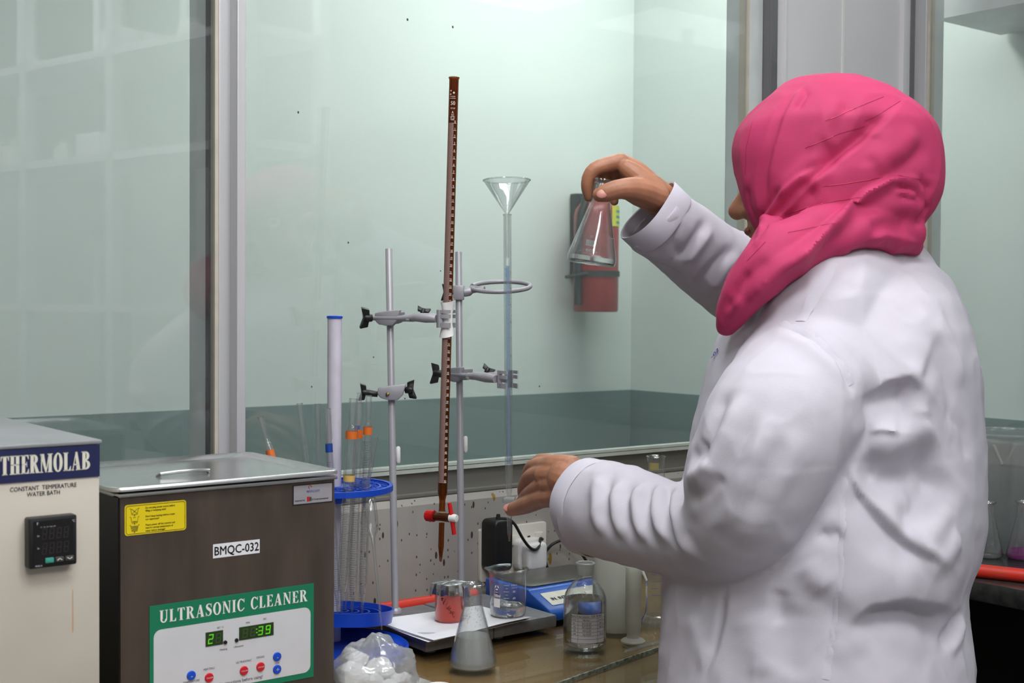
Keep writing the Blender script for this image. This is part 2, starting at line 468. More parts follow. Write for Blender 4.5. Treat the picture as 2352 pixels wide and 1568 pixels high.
def lettering(name, txt, size, mat, parent, frame, bold=0.0, align='LEFT', sx=1.0, spacing=1.0):
    """frame maps flat (x, y, 0) to the parent's space"""
    vs, fs = text_polys(txt, size, bold, align, spacing)
    mb = MB(); mb.add([Vector((p.x * sx, p.y, 0)) for p in vs], fs, frame)
    me = mb.mesh(name)
    return mkobj(name, me, mat, parent, False)
def face_frame(x, y, z, skew=0.0):
    """plane facing -y (the front of things that stand along the wall): x right, z up"""
    return Matrix(((1, 0, 0, x), (0, 0, -1, y), (skew, 1, 0, z), (0, 0, 0, 1)))

# bold serif capitals for the painted names --------------------------------
def serif_polys(txt, h, tk=0.24, tn=0.075, wscale=1.0, gap=0.10):
    out = []; x0 = 0.0
    sh = 0.05; so = 0.07
    def rect(a, b, c, d): out.append([(x0 + a, b), (x0 + c, b), (x0 + c, d), (x0 + a, d)])
    def quad(*p): out.append([(x0 + a, b) for a, b in p])
    def stem(x, t=tk, top=True, bot=True):
        rect(x, 0, x + t, 1)
        if bot: rect(x - so, 0, x + t + so, sh)
        if top: rect(x - so, 1 - sh, x + t + so, 1)
    def ring(cx, cyy, rx, ry, a0, a1, tx, ty, n=24):
        for i in range(n):
            p = []
            for a in (a0 + (a1 - a0) * i / n, a0 + (a1 - a0) * (i + 1) / n):
                a = R_(a)
                p.append(((cx + rx * math.cos(a), cyy + ry * math.sin(a)), (cx + (rx - tx) * math.cos(a), cyy + (ry - ty) * math.sin(a))))
            quad(p[0][0], p[1][0], p[1][1], p[0][1])
    def ribbon(pts, ws):
        for i in range(len(pts) - 1):
            a = Vector(pts[i]); b = Vector(pts[i + 1]); 
            d0 = (Vector(pts[min(i + 1, len(pts) - 1)]) - Vector(pts[max(i - 1, 0)])).normalized()
            d1 = (Vector(pts[min(i + 2, len(pts) - 1)]) - a).normalized()
            n0 = Vector((-d0.y, d0.x)) * ws[i] / 2; n1 = Vector((-d1.y, d1.x)) * ws[i + 1] / 2
            quad(tuple(a + n0), tuple(b + n1), tuple(b - n1), tuple(a - n0))
    for ch in txt:
        W_ = 0.62
        if ch == ' ': x0 += 0.34 * wscale + gap; continue
        if ch == 'I': stem(so); W_ = tk + 2 * so
        elif ch == 'L':
            stem(so); W_ = 0.58; rect(so, 0, W_, sh + 0.01); quad((W_ - 0.16, sh), (W_, 0), (W_, 0.26), (W_ - 0.03, 0.26))
        elif ch == 'T':
            W_ = 0.62; stem((W_ - tk) / 2, top=False); rect(0, 1 - sh - 0.01, W_, 1)
            quad((0, 1), (0, 0.74), (0.03, 0.74), (0.14, 1)); quad((W_, 1), (W_, 0.74), (W_ - 0.03, 0.74), (W_ - 0.14, 1))
        elif ch == 'H':
            W_ = 0.78; stem(so); stem(W_ - so - tk); rect(so, 0.47, W_ - so, 0.47 + tn)
        elif ch == 'E':
            W_ = 0.6; stem(so); rect(so, 0, W_, sh + 0.01); rect(so, 1 - sh - 0.01, W_ - 0.02, 1); rect(so, 0.47, 0.46, 0.47 + tn)
            quad((W_ - 0.16, sh), (W_, 0), (W_, 0.26), (W_ - 0.03, 0.26)); quad((W_ - 0.16, 1 - sh), (W_ - 0.02, 1), (W_ - 0.02, 0.76), (W_ - 0.05, 0.76))
            rect(0.42, 0.36, 0.46, 0.64)
        elif ch == 'U':
            W_ = 0.72; rect(so, 0.28, so + tk, 1); rect(0, 1 - sh, 2 * so + tk, 1); rect(W_ - so - tn, 0.28, W_ - so, 1); rect(W_ - 2 * so - tn - 0.03, 1 - sh, W_, 1)
            ring(W_ / 2, 0.3, W_ / 2 - so, 0.3, 180, 360, tk * 0.75, 0.09)
        elif ch == 'N':
            W_ = 0.76; rect(so, 0, so + tn, 1); rect(0, 0, 2 * so + tn + 0.02, sh); rect(W_ - so - tn, 0, W_ - so, 1); rect(W_ - 2 * so - tn - 0.04, 1 - sh, W_, 1)
            quad((0, 1), (tk + 0.04, 1), (W_ - so, 0), (W_ - so - tk + 0.06, 0))
        elif ch == 'M':
            W_ = 0.96; rect(so, 0, so + tn, 1); rect(0, 0, 2 * so + tn + 0.02, sh); stem(W_ - so - tk, top=True)
            quad((0, 1), (tk + 0.05, 1), (0.52, 0), (0.40, 0)); quad((W_ - so - tk + 0.02, 1), (W_ - so - tk + 0.1, 1), (0.50, 0), (0.42, 0))
        elif ch == 'A':
            W_ = 0.74; quad((0.06, 0), (0.06 + tn, 0), (0.40, 1), (0.33, 1)); quad((W_ - tk - 0.08, 0), (W_ - 0.04, 0), (0.46, 1), (0.30, 1))
            rect(0, 0, 0.2, sh); rect(W_ - tk - 0.14, 0, W_, sh); rect(0.15, 0.28, W_ - 0.2, 0.28 + tn)
        elif ch in 'OC':
            W_ = 0.72 if ch == 'O' else 0.66
            if ch == 'O': ring(W_ / 2, 0.5, W_ / 2, 0.52, 0, 360, tk * 0.95, tn, 36)
            else:
                ring(W_ / 2 + 0.02, 0.5, W_ / 2 + 0.02, 0.52, 48, 312, tk * 0.95, tn, 30)
                rect(W_ - 0.05, 0.68, W_, 1.0); quad((W_ - 0.16, 0.93), (W_, 0.80), (W_, 0.68), (W_ - 0.04, 0.68)); quad((W_ - 0.14, 0.05), (W_ + 0.01, 0.2), (W_ - 0.02, 0.27), (W_ - 0.2, 0.1))
        elif ch == 'B':
            W_ = 0.66; stem(so, top=True); 
            ring(0.3, 0.75, W_ - 0.34, 0.25, -90, 90, tk * 0.9, tn, 14); ring(0.3, 0.26, W_ - 0.28, 0.26, -90, 90, tk * 0.95, tn, 14)
        elif ch == 'R':
            W_ = 0.74; stem(so); ring(0.3, 0.745, 0.32, 0.255, -90, 90, tk * 0.9, tn, 14)
            quad((0.30, 0.52), (0.46, 0.54), (W_, 0), (W_ - tk - 0.02, 0)); rect(W_ - 0.12, 0, W_ + 0.04, sh)
        elif ch == 'S':
            W_ = 0.54
            P = [(0.50, 0.74), (0.47, 0.88), (0.36, 0.965), (0.24, 0.965), (0.12, 0.89), (0.10, 0.76), (0.17, 0.64), (0.29, 0.54), (0.40, 0.45), (0.46, 0.33), (0.44, 0.18), (0.34, 0.06), (0.22, 0.035), (0.10, 0.10), (0.04, 0.28)]
            Q = [0.03, 0.05, 0.07, 0.08, 0.14, 0.18, 0.21, 0.23, 0.21, 0.18, 0.15, 0.08, 0.07, 0.05, 0.03]
            ribbon(P, Q); rect(0.48, 0.68, 0.52, 1.0); rect(0.02, 0.0, 0.06, 0.32)
        x0 += W_ + gap
    tot = x0 - gap
    return [[(x * h * wscale, y * h) for x, y in p] for p in out], tot * h * wscale
def serif_lettering(name, txt, width, h, mat, parent, x, y, z, skew=0.0, **k):
    polys, tot = serif_polys(txt, h, **k)
    s = width / tot
    mb = MB(); fr = face_frame(x, y, z, skew)
    for i, p in enumerate(polys):
        mb.add([Vector((a * s, b, 0)) for a, b in p], [tuple(range(len(p)))], fr)
    return mkobj(name, mb.mesh(name), mat, parent, False)

SEG7 = {'0': 'abcdef', '1': 'bc', '2': 'abged', '3': 'abgcd', '4': 'fgbc', '5': 'afgcd', '6': 'afgedc', '7': 'abc', '8': 'abcdefg', '9': 'abcdfg', ' ': ''}
def seg7(mb, segs, x, y, z, w_, h, t, sl=0.10):
    """seven-segment digit in the x-z plane"""
    def bar(x0, z0, x1, z1):
        mb.add([(x + x0 + sl * z0, y, z + z0), (x + x1 + sl * z0, y, z + z0), (x + x1 + sl * z1, y, z + z1), (x + x0 + sl * z1, y, z + z1)], [(0, 1, 2, 3)])
    g = t * 0.15
    for c in segs:
        if c == 'a': bar(t * .4, h - t, w_ - t * .4, h)
        if c == 'd': bar(t * .4, 0, w_ - t * .4, t)
        if c == 'g': bar(t * .4, h / 2 - t / 2, w_ - t * .4, h / 2 + t / 2)
        if c == 'f': bar(0, h / 2 + g, t, h - g)
        if c == 'e': bar(0, g, t, h / 2 - g)
        if c == 'b': bar(w_ - t, h / 2 + g, w_, h - g)
        if c == 'c': bar(w_ - t, g, w_, h / 2 - g)
def rrect(x0, y0, x1, y1, r, n=5):
    p = []
    for cx, cyy, a in ((x1 - r, y1 - r, 0), (x0 + r, y1 - r, 90), (x0 + r, y0 + r, 180), (x1 - r, y0 + r, 270)):
        for i in range(n + 1):
            t = R_(a + 90 * i / n); p.append((cx + r * math.cos(t), cyy + r * math.sin(t)))
    return p
XZ = Matrix(((1, 0, 0, 0), (0, 0, -1, 0), (0, 1, 0, 0), (0, 0, 0, 1)))     # prism (x, y, h) -> (x, -h, y): plates facing -y

# ================================================================== THE SETTING (built along the wall's own axes u, v)
def S(name, spans, mat, parent=None, bevel=0.0, smooth=False, **k):
    mb = MB()
    for a, b in spans: mb.span(a, b)
    o = mb.build(name, mat, parent, smooth=smooth, bevel=bevel, **k)
    if parent is None:
        o.rotation_euler = (0, 0, TH); struct(o)
    return o
BZ = 0.90           # bench top
WV = 1.70           # lab face of the window wall
FV, RU = 2.97, 2.79 # far walls of the room beyond
GU = 2.42           # right window wall
CEIL = 2.80
DADO = 1.106

S('floor', [((-2.2, -2.6, -0.05), (3.0, 3.1, 0.0))], M['floor'])
S('ceiling', [((-2.2, -2.6, CEIL), (3.0, 3.1, CEIL + 0.05))], M['ceiling'])
S('wall_back', [((-2.2, -2.65, 0), (3.0, -2.6, CEIL))], M['lab_wall'])
S('wall_left', [((-2.25, -2.6, 0), (-2.2, 3.1, CEIL))], M['lab_wall'])
# room beyond: mint paint over a teal dado
S('wall_far', [((-2.2, FV, DADO), (RU, FV + 0.08, CEIL))], M['mint'])
S('wall_far_dado', [((-2.2, FV - 0.003, 0), (RU, FV + 0.08, DADO))], M['teal'])
S('wall_far_right', [((RU, -2.6, DADO), (RU + 0.08, FV + 0.08, CEIL))], M['mint'])
S('wall_far_right_dado', [((RU - 0.003, -2.6, 0), (RU + 0.08, FV + 0.08, DADO))], M['teal'])
c0 = on_u(2295, 80, 2.77)
S('trim_ceiling_duct', [((2.52, -1.0, c0.z), (2.775, c0.y, c0.z + 0.30))], M['alu_grey'])

# window wall: splash-back below, aluminium sill frame, panes
S('wall_window', [((-2.2, WV, 0), (GU + 0.08, WV + 0.06, 1.045))], M['lab_wall'])
sp = MB()
sp.add([(-2.2, WV + 0.001, BZ - 0.02), (GU, WV + 0.001, BZ - 0.02), (GU, WV - 0.012, BZ - 0.02), (-2.2, WV - 0.012, BZ - 0.02),
        (-2.2, WV + 0.001, 1.060), (GU, WV + 0.001, 1.060), (GU, WV - 0.004, 1.060), (-2.2, WV - 0.004, 1.060),
        (-2.2, WV - 0.012, 1.050), (GU, WV - 0.012, 1.050)],
       [(0, 3, 2, 1), (4, 5, 6, 7), (3, 8, 9, 2), (8, 7, 6, 9), (0, 1, 5, 4), (0, 4, 7, 8, 3), (1, 2, 9, 6, 5)])
o = sp.build('wall_splash', M['splash'], smooth=False); o.rotation_euler = (0, 0, TH); struct(o)
S('trim_sill', [((-2.2, WV - 0.001, 1.045), (GU, WV + 0.05, 1.100)), ((-2.2, WV - 0.004, 1.0605), (GU, WV + 0.01, 1.068))], M['sill'], bevel=0.002)
# left mullion, by pixel columns of the photograph turned into places on the wall
def ucol(x, y=520): return on_v(x, y, WV).x
u1, u2, u3, u4, u5 = ucol(456), ucol(485), ucol(494), ucol(522), ucol(569)
def jamb(tagn, zlo=1.10):
    pass
S('trim_mullion_left', [((u4 - 0.002, WV - 0.035, 1.06), (u5 - 0.020, WV + 0.05, CEIL)), ((u3, WV - 0.012, 1.06), (u4, WV + 0.05, CEIL))], M['alu'], bevel=0.0015)
S('trim_gasket_left', [((u2 + 0.001, WV - 0.010, 1.10), (u3, WV + 0.012, CEIL))], M['gasket'])
S('trim_seal_left', [((u2 - 0.002, WV + 0.004, 1.10), (u2 + 0.001, WV + 0.014, CEIL))], M['black_rubber'])
S('trim_back_frame_left', [((u2 + 0.0015, WV + 0.013, 1.10), (u4, WV + 0.075, CEIL))], M['alu_grey'])
# right end of the middle pane
r1, r2, r3, r4, r5 = ucol(1677, 300), ucol(1706, 300), ucol(1710, 300), ucol(1741, 300), ucol(1757, 300)
S('trim_back_frame_right', [((r2 + 0.0005, WV + 0.0125, 1.10), (r3 + 0.02, WV + 0.042, CEIL))], M['alu_grey'])
S('trim_gasket_right', [((r2, WV - 0.0105, 1.10), (r3, WV + 0.012, CEIL))], M['gasket'])
S('trim_jamb', [((r3, WV - 0.010, 1.06), (r4, WV + 0.05, CEIL))], M['alu_grey'], bevel=0.0015)
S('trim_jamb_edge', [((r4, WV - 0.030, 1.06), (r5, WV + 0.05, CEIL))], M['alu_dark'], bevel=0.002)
S('trim_sill_bead', [((-2.2, WV - 0.010, 1.1005), (r3, WV + 0.008, 1.1062)), ((-2.2, WV - 0.0085, 1.1075), (r3, WV + 0.008, 1.112))], pbr('pale_green_bead', (206, 214, 204), 0.5))
# corner panel with a strip down its middle
pm = ucol(1925, 100)
o = S('wall_corner_panel', [((r5, WV - 0.012, 1.06), (pm - 0.002, WV + 0.05, CEIL)), ((pm + 0.002, WV - 0.012, 1.06), (GU, WV + 0.05, CEIL))], M['panel'], bevel=0.001)
S('trim_panel_strip', [((pm - 0.004, WV - 0.014, 1.06), (pm + 0.002, WV + 0.02, CEIL))], M['white'])
ra, rb = ucol(1790, 100), ucol(2058, 100)
S('trim_panel_rib_left', [((ra - 0.003, WV - 0.017, 1.06), (ra + 0.003, WV, CEIL))], M['panel'], bevel=0.001)
S('trim_panel_rib_right', [((rb - 0.004, WV - 0.022, 1.06), (rb + 0.010, WV, CEIL))], M['panel'], bevel=0.001)
# right wall: splash, jamb, pane
def vcol(x, y=300): return on_u(x, y, GU).y
S('wall_right', [((GU, -2.6, 0), (GU + 0.06, WV, 1.045))], M['lab_wall'])
S('trim_sill_right', [((GU - 0.004, -2.6, 1.045), (GU + 0.05, WV, 1.090))], M['sill'], bevel=0.002)
q1, q2, q3, q4 = vcol(2104), vcol(2132), vcol(2136), vcol(2153)
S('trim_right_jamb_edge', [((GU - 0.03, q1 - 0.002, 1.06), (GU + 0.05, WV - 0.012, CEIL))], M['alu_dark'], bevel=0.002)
S('trim_right_jamb', [((GU - 0.012, q2, 1.06), (GU + 0.05, q1, CEIL))], M['alu'], bevel=0.0015)
S('trim_right_gasket', [((GU - 0.006, q3, 1.09), (GU + 0.012, q2, CEIL))], M['gasket'])
S('trim_right_back_frame', [((GU + 0.013, q3 + 0.0005, 1.09), (GU + 0.045, q3 + 0.02, CEIL))], M['alu_grey'])
S('trim_right_end', [((GU - 0.03, -2.6, 1.06), (GU + 0.05, -1.4, CEIL))], M['alu_grey'])

def pane(name, a, b):
    o = MB().span(a, b).build(name, M['window_glass'], smooth=False)
    o.rotation_euler = (0, 0, TH); return struct(o)
def single_pane(name, pts):
    mb = MB(); mb.add(pts, [(0, 1, 2, 3)])
    o = mb.build(name, M['window_glass'], smooth=False); o.rotation_euler = (0, 0, TH); return struct(o)
pane('window_1', (-2.2, WV - 0.006, 1.100), (u2 + 0.0005, WV + 0.0, CEIL))
w2 = pane('window_2', (u5 - 0.0195, WV - 0.007, 1.1125), (r2 - 0.0005, WV - 0.001, CEIL))
pane('window_3', (GU - 0.003, -1.4, 1.0905), (GU + 0.003, q3 - 0.0005, CEIL))
# specks of dirt on the middle pane
mb = MB()
for x, y, r in ((936, 45, 4), (1040, 62, 4), (685, 258, 3.5), (800, 557, 3), (1012, 622, 2.5), (1239, 887, 3), (858, 820, 2.5), (930, 915, 2.5), (716, 888, 2.5)):
    p = on_v(x, y, WV - 0.0075); rr = r / FPX * 2.0 * 0.7
    mb.add([(p.x + rr * math.cos(a), WV - 0.0075, p.z + rr * 1.2 * math.sin(a)) for a in [i * math.pi / 4 for i in range(8)]], [tuple(range(8))])
o = mb.build('dirt_specks', M['grey_print'], w2, smooth=False); o['kind'] = 'stuff'

# ------------------------------------------------------------------ benches
BV = 1.142           # front edge of the main bench
RBU = 1.985         # front edge of the right bench
b = thing('lab_bench', 'long brown laminate bench running below the windows', 'bench', W(0, 0, 0), TH)
mb = MB(); mb.prism([(-2.1, BV), (1.64, BV), (1.64, 1.37), (1.978, 1.37), (1.978, WV - 0.013), (-2.1, WV - 0.013)], BZ - 0.046, BZ - 0.0065)
mb.build('bench_top', M['laminate'], b, bevel=0.002)
for u in (-1.9, -0.9, 0.1, 0.95, 1.55):
    MB().span((u, BV + 0.06, 0.0), (u + 0.05, WV - 0.065, BZ - 0.046)).build('leg_panel', M['bench_leg'], b, smooth=False)
MB().span((-1.9, WV - 0.06, 0.1), (1.9, WV - 0.04, BZ - 0.05)).build('back_panel', M['bench_leg'], b, smooth=False)
# glass sheets lying on the laminate, with the seam between them running across the bench
j0, j1 = uvz(gz(1280, 1568, BZ)), uvz(gz(1525, 1481, BZ))
sl = (j1.y - j0.y) / (j1.x - j0.x)
def seam_v(u): return j0.y + (u - j0.x) * sl
def sheet(name, poly, label):
    mb = MB(); mb.prism(poly, BZ - 0.006, BZ)
    o = mb.build(name, M['plate_glass'], smooth=False); o.rotation_euler = (0, 0, TH)
    return tag(o, label, 'glass sheet')
ue = 0.50
sheet('glass_sheet', [(-1.2, BV + 0.002), (0.7, BV + 0.002), (0.7, seam_v(0.7) + 0.0015), (1.63, seam_v(1.63) + 0.0015), (1.63, WV - 0.014), (-1.2, WV - 0.014)], 'large plate glass sheet covering the brown bench top under the glassware')
sheet('glass_sheet', [(0.72, seam_v(0.72) - 0.0015), (0.72, BV), (1.63, BV), (1.63, seam_v(1.63) - 0.0015)], 'narrow plate glass sheet along the front edge of the brown bench')
# bright chipped edge of the sheet
mb = MB()
n = 60
for i in range(n):
    ua = 0.73 + (1.62 - 0.73) * i / n; ub = 0.73 + (1.62 - 0.73) * (i + 1) / n
    hgt = 0.0012 + 0.0010 * random.random()
    mb.add([(ua, seam_v(ua) - 0.0014, BZ - 0.005), (ub, seam_v(ub) - 0.0014, BZ - 0.005), (ub, seam_v(ub) + 0.0014, BZ - 0.005), (ua, seam_v(ua) + 0.0014, BZ - 0.005),
            (ua, seam_v(ua) - 0.0012, BZ + hgt * 0.3), (ub, seam_v(ub) - 0.0012, BZ + hgt * 0.3), (ub, seam_v(ub) + 0.0012, BZ + hgt * 0.3), (ua, seam_v(ua) + 0.0012, BZ + hgt * 0.3)],
           [(0, 3, 2, 1), (4, 5, 6, 7), (0, 1, 5, 4), (1, 2, 6, 5), (2, 3, 7, 6), (3, 0, 4, 7)])
o = mb.build('seam_strip', pbr('greenish_glass_edge', (176, 186, 172), 0.25, 0.2, var=0.5, scale=160, c2=(96, 102, 92)), smooth=False); o.rotation_euler = (0, 0, TH)
tag(o, 'thin pale chipped edge line between the two glass sheets on the bench', 'edge strip')

b = thing('side_bench', 'black stone topped bench under the right hand window with dark space below', 'bench', W(0, 0, 0), TH)
mb = MB(); mb.prism([(RBU, -1.6), (GU - 0.002, -1.6), (GU - 0.002, WV - 0.014), (RBU, WV - 0.014)], BZ - 0.035, BZ)
mb.build('bench_top', M['bench_dark'], b, bevel=0.004)
for v in (-1.5, -0.2):
    MB().span((RBU + 0.05, v, 0.0), (GU - 0.03, v + 0.04, BZ - 0.035)).build('leg_panel', M['bench_leg'], b, smooth=False)
MB().span((GU - 0.05, -1.5, 0.05), (GU - 0.03, WV - 0.05, BZ - 0.04)).build('back_panel', M['bench_leg'], b, smooth=False)
MB().span((RBU + 0.02, -1.5, BZ - 0.11), (RBU + 0.04, 1.0, BZ - 0.036)).build('apron', M['bench_leg'], b, smooth=False)

# ================================================================== WATER BATH (left edge of the picture)
BATHV = 1.20
tr = on_v(230, 1009, BATHV)
bx0 = tr.x                                   # right edge of its front
bt = thing('water_bath', 'cream enamelled water bath with navy name banner and black controller', 'water bath', W(bx0, BATHV, BZ), TH)
hb = tr.z - BZ
MB().span((-0.30, 0.0, 0.012), (0.0, 0.30, hb - 0.004)).build('body', M['bath_paint'], bt, bevel=0.003)
MB().span((-0.301, -0.002, hb - 0.004), (0.0015, 0.302, hb)).build('top_plate', M['bath_top'], bt, bevel=0.0012)
for sx in (-0.28, -0.02):
    for sy in (0.03, 0.27):
        MB().lathe([(0.012, 0), (0.012, 0.012)], 16, Matrix.Translation((sx, sy, 0)), True, True).build('foot', M['black'], bt)
zb0 = on_v(230, 1093, BATHV).z - BZ; zb1 = on_v(228, 1020, BATHV).z - BZ
bn = MB().span((-0.299, -0.0012, zb0), (-0.0008, 0.0, zb1)).build('banner', M['navy'], bt, smooth=False)
x0 = on_v(0, 1060, BATHV).x - bx0; x1 = on_v(205, 1055, BATHV).x - bx0
zl0 = on_v(205, 1077, BATHV).z - BZ; zl1 = on_v(205, 1035, BATHV).z - BZ
serif_lettering('name_lettering', 'THERMOLAB', (x1 - x0) * 1.0, zl1 - zl0, M['cream_print'], bn, x0, -0.0016, zl0, gap=0.05, tk=0.25)
xc = on_v(100, 1118, BATHV).x - bx0
for t, yy, sz in (('CONSTANT  TEMPERATURE', 1123, 0.0056), ('WATER BATH', 1137, 0.0056)):
    p = on_v(100, yy, BATHV)
    lettering('caption', t, sz, M['grey_print'], bt, face_frame(xc, -0.0006, p.z - BZ), bold=0.00005, align='CENTER', sx=0.86)
# temperature controller
a = on_v(56, 1187, BATHV); c = on_v(166, 1290, BATHV)
cx0, cx1, cz0, cz1 = a.x - bx0, c.x - bx0, c.z - BZ, a.z - BZ
ct = MB().prism(rrect(cx0, cz0, cx1, cz1, 0.002), 0, 0.012, XZ).build('controller', M['black'], bt, bevel=0.0008)
wI = cx1 - cx0; hI = cz1 - cz0
MB().prism(rrect(cx0 + 0.004, cz0 + 0.004, cx1 - 0.003, cz1 - 0.003, 0.001), 0.0121, 0.0124, XZ).build('display_window', M['display_off'], ct, smooth=False)
mb = MB()
for r_, z_ in ((0, 0.56), (1, 0.27)):
    for i in range(4):
        seg7(mb, 'abcdefg', cx0 + wI * (0.26 + 0.15 * i), -0.0126, cz0 + hI * z_, wI * 0.10, hI * 0.22, wI * 0.02)
mb.build('unlit_digits', M['segment_off'], ct, smooth=False)
for i, mt in enumerate(('teal_key', 'grey_key', 'grey_key')):
    k = MB().prism(rrect(cx0 + wI * (0.33 + 0.21 * i), cz0 + hI * 0.09, cx0 + wI * (0.51 + 0.21 * i), cz0 + hI * 0.19, 0.0008), 0.0121, 0.0134, XZ).build('key', M[mt], ct, bevel=0.0003)
mb = MB()
for i in (0, 1):
    xx = cx0 + wI * (0.63 + 0.21 * i); zz = cz0 + hI * 0.14; s_ = 1 if i == 0 else -1
    mb.tube([(xx - 0.0022, -0.0136, zz - 0.0008 * s_), (xx, -0.0136, zz + 0.0008 * s_), (xx + 0.0022, -0.0136, zz - 0.0008 * s_)], 0.0003, 4)
mb.build('key_arrows', M['white_print'], ct, smooth=False)
for t, fx, fz, s_ in (('F', 0.16, 0.86, 0.0035), ('°C', 0.89, 0.86, 0.003), ('Pv', 0.17, 0.62, 0.0024), ('Sv', 0.17, 0.38, 0.0024), ('PXR-4', 0.13, 0.03, 0.0024), ('C1   C2   AL1  AL2  AL3', 0.24, 0.80, 0.0014)):
    lettering('marking', t, s_, M['panel_white'], ct, face_frame(cx0 + wI * fx, -0.01262, cz0 + hI * fz), sx=0.95)
# rust run below
mb = MB(); p = on_v(167, 1400, BATHV)
mb.prism([(p.x - bx0 - 0.0006, p.z - BZ - 0.022), (p.x - bx0 + 0.0008, p.z - BZ - 0.02), (p.x - bx0 + 0.0005, p.z - BZ + 0.018), (p.x - bx0 - 0.0004, p.z - BZ + 0.02)], 0, 0.0001, XZ)
mb.build('rust_run', pbr('rust_streak', (196, 160, 122), 0.6), bt, smooth=False)

# ================================================================== ULTRASONIC CLEANER
CV = 1.28
tl = on_v(277, 1140, CV); trr = on_v(768, 1090, CV)
ux0 = tl.x; cw = trr.x - tl.x; ch = (tl.z + trr.z) / 2 - BZ
cl = thing('ultrasonic_cleaner', 'dark steel ultrasonic cleaner with green control panel and stickers', 'ultrasonic cleaner', W(ux0, CV, BZ), TH)
CDP = 0.21
# the box is an open tank: four walls and a floor, so the lid really closes something
mb = MB()
mb.span((0, 0, 0.015), (cw, 0.006, ch)); mb.span((0, CDP - 0.006, 0.015), (cw, CDP, ch)); mb.span((0, 0.006, 0.015), (0.006, CDP - 0.006, ch)); mb.span((cw - 0.006, 0.006, 0.015), (cw, CDP - 0.006, ch)); mb.span((0.006, 0.006, 0.015), (cw - 0.006, CDP - 0.006, 0.03))
mb.build('body', M['steel_dark'], cl, smooth=False)
# dark side panel
MB().span((-0.0012, 0.004, 0.016), (0.0, CDP - 0.004, ch - 0.004)).build('side_panel', M['black'], cl, smooth=False)
mb = MB()
mb.span((-0.003, -0.003, ch - 0.003), (cw + 0.003, 0.010, ch + 0.0012)); mb.span((-0.003, CDP - 0.010, ch - 0.003), (cw + 0.003, CDP + 0.003, ch + 0.0012))
mb.span((-0.003, 0.010, ch - 0.003), (0.010, CDP - 0.010, ch + 0.0012)); mb.span((cw - 0.010, 0.010, ch - 0.003), (cw + 0.003, CDP - 0.010, ch + 0.0012))
mb.build('rim', M['steel'], cl, bevel=0.0012)
for sx in (0.02, cw - 0.02):
    for sy in (0.02, CDP - 0.02):
        MB().lathe([(0.01, 0), (0.01, 0.015)], 14, Matrix.Translation((sx, sy, 0)), True, True).build('foot', M['black'], cl)
def cpt(x, y):
    p = on_v(x, y, CV); return p.x - ux0, p.z - BZ
# yellow warning sticker
a = cpt(286, 1160); c = cpt(427, 1216)
ysk = MB().prism(rrect(a[0], c[1], c[0], a[1], 0.003), 0, 0.0006, XZ).build('warning_sticker', M['yellow'], cl, smooth=False)
ysk['label'] = 'yellow warning sticker with three tank pictograms'
mb = MB(); n_ = rrect(a[0] + 0.0014, c[1] + 0.0014, c[0] - 0.0014, a[1] - 0.0014, 0.0024)
mb.tube([(x, -0.0008, z) for x, z in n_], 0.00022, 4, closed=True)
sw = c[0] - a[0]; shh = a[1] - c[1]
for i in range(3):
    zc = a[1] - shh * (0.24 + 0.27 * i); xc = a[0] + sw * 0.155; s_ = 0.0045
    mb.tube([(xc - s_ * 1.15, -0.0008, zc + s_ * .75), (xc - s_ * .9, -0.0008, zc + s_ * .75), (xc - s_ * .62, -0.0008, zc - s_ * .6), (xc + s_ * .62, -0.0008, zc - s_ * .6), (xc + s_ * .9, -0.0008, zc + s_ * .75), (xc + s_ * 1.15, -0.0008, zc + s_ * .75)], 0.00022, 4)
    mb.tube([(xc, -0.0008, zc - s_ * .6), (xc, -0.0008, zc - s_ * 1.0)], 0.0004, 4)
    if i == 0:
        mb.tube([(xc - s_ * .7, -0.0008, zc - s_ * .5), (xc + s_ * .7, -0.0008, zc + s_ * .7)], 0.0002, 4); mb.tube([(xc + s_ * .7, -0.0008, zc - s_ * .5), (xc - s_ * .7, -0.0008, zc + s_ * .7)], 0.0002, 4)
    if i == 1:
        mb.tube([(xc - s_ * .5, -0.0008, zc - s_ * .3), (xc + s_ * .5, -0.0008, zc - s_ * .3)], 0.0003, 4); mb.tube([(xc - s_ * .3, -0.0008, zc + s_ * .6), (xc + s_ * .3, -0.0008, zc + s_ * .6)], 0.0002, 4)
    if i == 2:
        for q in range(4): mb.tube([(xc - s_ * (.58 + .06 * q), -0.0008, zc - s_ * (.35 - .28 * q)), (xc + s_ * (.58 + .06 * q), -0.0008, zc - s_ * (.35 - .28 * q))], 0.00028, 4)
mb.build('pictograms', M['black_print'], ysk, smooth=False)
for i, lines in enumerate((('Do not plug power source before', 'filling or emptying tank!'), ("Don't keep heating without water", 'nor supervised!'), ('Please power off the controls and', 'wait for normal temperature of', 'water before drainage!'))):
    for j, t in enumerate(lines):
        lettering('warning_text', t, 0.0027, M['black_print'], ysk, face_frame(a[0] + sw * 0.33, -0.0009, a[1] - shh * (0.17 + 0.28 * i + 0.095 * j)), bold=0.00004, sx=0.86)
# white asset number
a = cpt(489, 1250); c = cpt(596, 1269)
al = MB().prism([(a[0], c[1]), (c[0], c[1]), (c[0], a[1]), (a[0], a[1])], 0, 0.0005, XZ).build('number_label', M['paper'], cl, smooth=False)
lettering('number_text', 'BMQC-032', (a[1] - c[1]) * 0.88, M['black_print'], al, face_frame((a[0] + c[0]) / 2, -0.0007, c[1] + (a[1] - c[1]) * 0.20), bold=0.00022, align='CENTER', sx=0.86)
